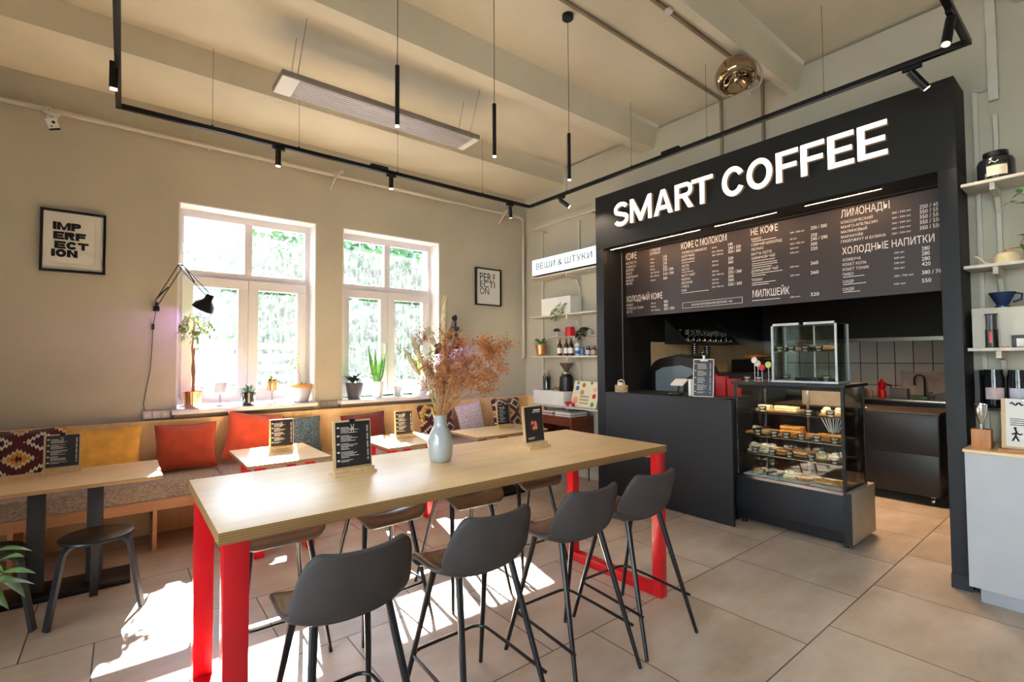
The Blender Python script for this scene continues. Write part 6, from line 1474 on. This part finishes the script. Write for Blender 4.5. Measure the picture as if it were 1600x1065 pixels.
b = MB(); b.tube([c + Vector((0.783, -0.622, 0)) * (0.05 + 0.155 * math.cos(a)) + Vector((0, 0, 0.155 * math.sin(a))) for a in [(-1.2 + 3.4 * k / 20) for k in range(21)]], 0.008, 8); obj('tube_loop', b, mat('pale_tube', (190, 178, 160), 0.3), t)
b = MB(); b.tube([(3.05, 1.99, 3.99), (3.05, 1.99, 4.007)], 0.03, 16); obj('smoke_detector', b, WHITEP, cat='smoke detector', label='small white round detector at the top picture edge')
# security camera
t = thing('security_camera', 'small white security camera on the pipe at the upper left', 'security camera', (-0.48, 5.36, 3.45))
b = MB(); b.lathe([(0, 0), (0.035, 0), (0.035, 0.02), (0, 0.02)], M=Matrix.Translation((-0.48, 5.339, 3.455)) @ Matrix.Rotation(PI / 2, 4, 'X') @ Matrix.Translation((0, 0, -0.02)), seg=20); b.tube([(-0.48, 5.33, 3.455), (-0.475, 5.28, 3.42)], 0.011, 8); b.tube([(-0.50, 5.33, 3.48), (-0.515, 5.32, 3.53), (-0.49, 5.33, 3.535), (-0.48, 5.335, 3.49)], 0.004, 6); b.box(-0.53, -0.43, 5.31, 5.338, 3.475, 3.49, 0.003); obj('mount', b, WHITEP, t)
T = Matrix.Translation((-0.468, 5.25, 3.375)) @ Matrix.Rotation(-0.35, 4, 'Y') @ Matrix.Rotation(0.35, 4, 'X'); b = MB(); b.box(-0.036, 0.036, -0.035, 0.05, -0.032, 0.045, 0.01, M=T); obj('body', b, WHITEP, t)
b = MB(); b.box(-0.034, 0.034, -0.04, 0.03, -0.046, -0.0325, 0.004, M=T); b.tube([T @ Vector((0.008, -0.0352, 0.012)), T @ Vector((0.008, -0.042, 0.012))], 0.011, 14); b.tube([T @ Vector((-0.012, -0.0352, -0.015)), T @ Vector((-0.012, -0.04, -0.015))], 0.006, 10); obj('lens', b, BLACKPL, t)

# ================================================================== pictures on the window wall
def picture(x0, x1, z0, z1, label, lines, fr=0.018, bold=True):
    t = thing('picture_frame', label, 'framed print', ((x0 + x1) / 2, 5.38, z0))
    b = MB(); b.box(x0, x1, 5.365, 5.398, z0, z0 + fr); b.box(x0, x1, 5.365, 5.398, z1 - fr, z1); b.box(x0, x0 + fr, 5.365, 5.398, z0 + fr, z1 - fr); b.box(x1 - fr, x1, 5.365, 5.398, z0 + fr, z1 - fr); obj('frame', b, BLACKM, t)
    b = MB(); b.box(x0 + fr, x1 - fr, 5.385, 5.392, z0 + fr, z1 - fr); pp = obj('mount_paper', b, PAPER, t)
    if bold:
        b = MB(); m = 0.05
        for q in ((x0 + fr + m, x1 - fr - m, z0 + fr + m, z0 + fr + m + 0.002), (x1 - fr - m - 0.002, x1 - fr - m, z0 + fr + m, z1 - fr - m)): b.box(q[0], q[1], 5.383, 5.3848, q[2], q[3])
        obj('mount_shade_line', b, mat('mount_shadow_line', (196, 188, 178), 0.8), pp)  # grey strips paint the shade along two sides of the mount
    b = MB()
    for s, x, z, w, h in lines:
        if not bold: text(b, s, (x, 5.382, z), YN, ZP, w, h, 0.0); continue
        ws = [{'I': 0.36, 'M': 1.35}.get(ch, 1.05) for ch in s]; gap = 0.05; k = w / (sum(ws) + gap * (len(s) - 1)); xx = x
        for ch, cw in zip(s, ws):
            for q in glyph(ch, cw * k, h, min(h * 0.36, cw * k * 0.36) if ch != 'I' else 1):
                if ch == 'O': pass
                b.face([(xx + p.x, 5.382, z + p.y) for p in q])
            xx += (cw + gap) * k
    obj('lettering', b, INK, pp)
picture(-0.536, -0.130, 2.222, 2.728, 'square black frame with heavy letters reading IMPERFECTION', [('IMP', -0.462, 2.565, 0.175, 0.063), ('ERF', -0.458, 2.487, 0.20, 0.063), ('ECT', -0.45, 2.412, 0.21, 0.06), ('ION', -0.468, 2.345, 0.16, 0.06)])
picture(3.662, 4.088, 2.21, 2.715, 'small black frame with thin stretched letters near the corner', [('PER', 3.735, 2.54, 0.19, 0.11), ('F', 3.955, 2.545, 0.035, 0.10), ('ECTI', 3.735, 2.455, 0.25, 0.085), ('ON', 3.735, 2.36, 0.15, 0.09)], fr=0.016, bold=False)
# sockets
for k, (x0, n, m, l) in enumerate(((0.145, 3, PVC, 'row of three white wall sockets left of the left window sill'), (1.655, 3, mat('grey_socket', (150, 140, 134), 0.6), 'row of grey wall sockets between the window sills'))):
    t = thing('socket_row', l, 'socket', (x0 + 0.1, 5.37, 0.985))
    for i in range(n):
        b = MB(); b.box(x0 + i * 0.066, x0 + i * 0.066 + 0.062, 5.358, 5.399, 0.985, 1.048, 0.004); b.lathe([(0.02, 0), (0.022, 0.003), (0.018, 0.0), (0, -0.004)], M=Matrix.Translation((x0 + i * 0.066 + 0.031, 5.357, 1.016)) @ Matrix.Rotation(PI / 2, 4, 'X'), seg=16); obj('socket', b, m, t)
# swing-arm lamps
def armlamp(o, e, h, label, flip=1, shade_dir=(-0.25, -0.2, -1), cable=None, col=(0.55, 0.25, 1.0)):
    t = thing('swing_arm_lamp', label, 'wall lamp', o, group=None); o, e, h = Vector(o), Vector(e), Vector(h)
    b = MB(); b.box(o.x - 0.022, o.x + 0.022, o.y - 0.03, YW - 0.001, o.z - 0.03, o.z + 0.012, 0.003); b.tube([o + Vector((0, -0.012, 0)), o + Vector((0, -0.012, 0.05))], 0.012, 8); obj('wall_bracket', b, BLACKM, t)
    o2 = o + Vector((0, -0.012, 0.04)); off = Vector((0.012, 0, -0.014)); b = MB()
    for s in (off, -off): b.tube([o2 + s, e + s], 0.004, 6)
    b.tube([o2.lerp(e, 0.1) - off, o2.lerp(e, 0.45) + off * 0.5], 0.006, 6); obj('lower_arm', b, BLACKM, t)
    off = Vector((0.010, 0, 0.014)); b = MB()
    for s in (off, -off): b.tube([e + s, h + s], 0.004, 6)
    b.tube([e.lerp(h, 0.1) + off, e.lerp(h, 0.5) - off * 0.5], 0.006, 6); obj('upper_arm', b, BLACKM, t)
    b = MB(); b.ell(e, (0.016, 0.016, 0.016)); obj('elbow', b, CHROME, t)
    d = Vector(shade_dir).normalized(); T = Matrix.Translation(h) @ d.to_track_quat('-Z', 'Y').to_matrix().to_4x4()
    b = MB(); b.lathe([(0, 0.02), (0.028, 0.018), (0.032, 0.0), (0.034, -0.035), (0.05, -0.05), (0.078, -0.085), (0.088, -0.13), (0.086, -0.13), (0.075, -0.088), (0.045, -0.052), (0.0, -0.04)], M=T, seg=32); obj('lamp_shade', b, BLACKM, t, sharp=80)
    b = MB(); b.ell(T @ Vector((0, 0, -0.085)), (0.022, 0.022, 0.028)); obj('bulb', b, mat('grow_bulb', (210, 170, 255), 0.4, var=0, emit=(176, 110, 255), es=0.6), t)
    light('grow_light', 'SPOT', T @ Vector((0, 0, -0.125)), GROW_P, col, d, spot_size=2.6, spot_blend=0.6, shadow_soft_size=0.03)
    if cable:
        b = MB(); b.tube(cable, 0.003, 6)
        obj('cable', b, BLACKPL, t)
        q = Vector(cable[1]); b = MB(); b.box(q.x - 0.011, q.x + 0.011, q.y - 0.008, q.y + 0.008, q.z - 0.03, q.z + 0.02, 0.003); obj('inline_switch', b, BLACKPL, t)
    return t
armlamp((0.226, 5.37, 1.965), (0.385, 5.17, 2.33), (0.60, 5.10, 2.065), 'black swing-arm lamp reaching in front of the left window', shade_dir=(-0.45, 0.35, -1),
        cable=[(0.222, 5.365, 1.93), (0.205, 5.388, 1.80), (0.20, 5.388, 1.6), (0.19, 5.388, 1.4), (0.165, 5.388, 1.25), (0.148, 5.388, 1.12), (0.155, 5.388, 1.05)])
armlamp((3.26, 5.37, 1.80), (3.23, 5.19, 1.99), (3.19, 5.12, 1.78), 'black swing-arm lamp behind the dried flowers beside the corner window', shade_dir=(0.35, 0.5, -1), cable=[(3.26, 5.365, 1.77), (3.275, 5.388, 1.66), (3.28, 5.388, 1.4), (3.27, 5.388, 1.1)])

# ================================================================== window plants
def ficus(b, st, c):
    rr = random.Random(21); P = [c, c + Vector((0.012, 0, 0.2)), c + Vector((-0.008, 0, 0.42)), c + Vector((0.01, 0, 0.66))]
    st.tube(P, [0.011, 0.01, 0.008, 0.005], 8); st.tube([c + Vector((0.015, 0.01, 0)), c + Vector((-0.005, 0.012, 0.22)), c + Vector((0.012, 0.008, 0.42))], 0.008, 8)
    for k in range(17):
        a = rr.uniform(0, 2 * PI); z = rr.uniform(0.40, 0.70); s = c + Vector((0, 0, z)); r = rr.uniform(0.10, 0.24); Q = [s, s + Vector((math.cos(a) * r * 0.5, math.sin(a) * r * 0.25, 0.06)), s + Vector((math.cos(a) * r, math.sin(a) * r * 0.4, rr.uniform(-0.14, 0.05)))]
        st.tube(Q, 0.002, 5)
        for q in range(16):
            t_ = rr.uniform(0.25, 1); p = Q[1].lerp(Q[2], t_) if rr.random() < 0.75 else Q[0].lerp(Q[1], t_); b.leaf(p, (rr.uniform(-1, 1), rr.uniform(-0.7, 0.7), rr.uniform(-1, 0.4)), rr.uniform(0.035, 0.055), 0.02, 0.2, 3)
plant('potted_tree', 'small weeping tree in a ribbed copper pot on the left sill', 0.512, 5.42, 1.0505, 0.058, 0.080, 0.155, COPPER, ficus, LEAFL, ribbed=True)
plant('potted_fern', 'little fern in a glossy black pot in the middle of the left sill', 0.965, 5.36, 1.0505, 0.046, 0.070, 0.125, BLACKPOT, bushy(46, 0.06, 0.12, 0.016, 3, 1.0), LEAF)
def orchid(b, st, c):
    for k in range(5):
        a = k * 1.3; b.leaf(c, (math.cos(a), math.sin(a) * 0.6, 1.1), 0.13, 0.03, 0.3, 5)
    P = [c, c + Vector((-0.02, 0, 0.15)), c + Vector((-0.07, -0.01, 0.28)), c + Vector((-0.10, -0.02, 0.36))]; st.tube(P, 0.003, 6)
    rr = random.Random(3)
    for k in range(40):
        p = P[2].lerp(P[3], rr.random()) + Vector((rr.gauss(0, 0.035), rr.gauss(0, 0.02), rr.gauss(-0.05, 0.06))); b.leaf(p, (rr.uniform(-1, 1), rr.uniform(-1, 1), rr.uniform(-0.5, 1)), 0.04, 0.026, 0.2, 3)
def rim(b, t):
    r = MB(); r.lathe([(0.100, 0.150), (0.107, 0.152), (0.108, 0.186), (0.098, 0.186), (0.096, 0.17)], (1.475, 5.42, 1.0505), 32); obj('terracotta_rim', r, TERRA, t)
plant('potted_orchid', 'pale flowering plant in a grey bowl pot with terracotta rim', 1.475, 5.42, 1.0505, 0.068, 0.104, 0.152, GREYPOT, orchid, LEAFL, extra=rim)
for k, (x, r, m, l, lf) in enumerate(((0.745, 0.06, GREYPOT, 'round mauve-grey pot raised on a clear stand on the left sill', None), (1.21, 0.058, COPPER, 'copper cup plant raised on a clear stand on the left sill', 1))):
    t = thing('raised_pot', l, 'potted plant', (x, 5.50, 1.0505)); b = MB(); b.lathe([(0, 0), (0.03, 0), (0.028, 0.006), (0.008, 0.012), (0.008, 0.12), (0.03, 0.128), (0, 0.128)], (x, 5.50, 1.0505), 16); obj('stand', b, TUMBLER, t)
    b = MB(); pot(b, (x, 5.50, 1.1795), r * 0.8, r, 0.10); obj('pot', b, m, t)
    b = MB(); b.lathe([(0, 0.088), (r - 0.012, 0.088)], (x, 5.50, 1.1795), 16); obj('soil', b, SOIL, t)
    b = MB(); st = MB(); bushy(12 if k == 0 else 44, 0.05, 0.03 if k == 0 else 0.10, 0.02 if k == 0 else 0.032, k + 5, 0.2)(b, st, Vector((x, 5.50, 1.265))); obj('leaves', b, LEAFL, t)
plant('potted_plant', 'dark leaved plant in a charcoal pot at the left of the corner window', 2.035, 5.40, 1.0505, 0.068, 0.098, 0.18, DARKPOT, bushy(30, 0.10, 0.20, 0.05, 8, 1.4), LEAFD)
plant('snake_plant', 'upright snake plant in a tall pale pot', 2.315, 5.42, 1.0505, 0.052, 0.074, 0.185, WHITEPOT, snake(13, 0.44, 4), LEAFB)
plant('potted_plant', 'tiny plant in a small blue-grey pot right of the snake plant', 2.575, 5.42, 1.0505, 0.05, 0.068, 0.11, GREY_CER, bushy(16, 0.05, 0.08, 0.02, 12, 1.0), LEAFL)
def tallp(b, st, c):
    rr = random.Random(31)
    for k in range(60):
        a = rr.uniform(0, 2 * PI); b.leaf(c + Vector((0, 0, rr.uniform(0, 0.3))), (math.cos(a) * 0.6, math.sin(a) * 0.35, rr.uniform(0.3, 1.2)), rr.uniform(0.15, 0.3), 0.02, 0.5, 4)
plant('potted_plant', 'feathery green plant in a wide white pot behind the dried flowers', 2.86, 5.43, 1.0505, 0.085, 0.112, 0.175, WHITEPOT, tallp, LEAFL)
def floorp(b, st, c):
    rr = random.Random(5)
    for k in range(16):
        a = rr.uniform(-1.3, 1.6); P = [c, c + Vector((math.cos(a) * 0.1, math.sin(a) * 0.1, 0.3 + 0.1 * rr.random())), c + Vector((math.cos(a) * 0.24, math.sin(a) * 0.18, 0.36 + 0.16 * rr.random()))]; st.tube(P, 0.004, 6)
        for q in range(4): b.leaf(P[1].lerp(P[2], q / 3), (math.cos(a + rr.uniform(-1, 1)), math.sin(a + rr.uniform(-1, 1)), rr.uniform(-0.6, 0.6)), 0.10, 0.055, 0.3)
plant('floor_plant', 'broad leaved green plant poking in at the left picture edge', -0.575, 2.62, 0.0, 0.13, 0.17, 0.30, WHITEPOT, floorp, LEAF)
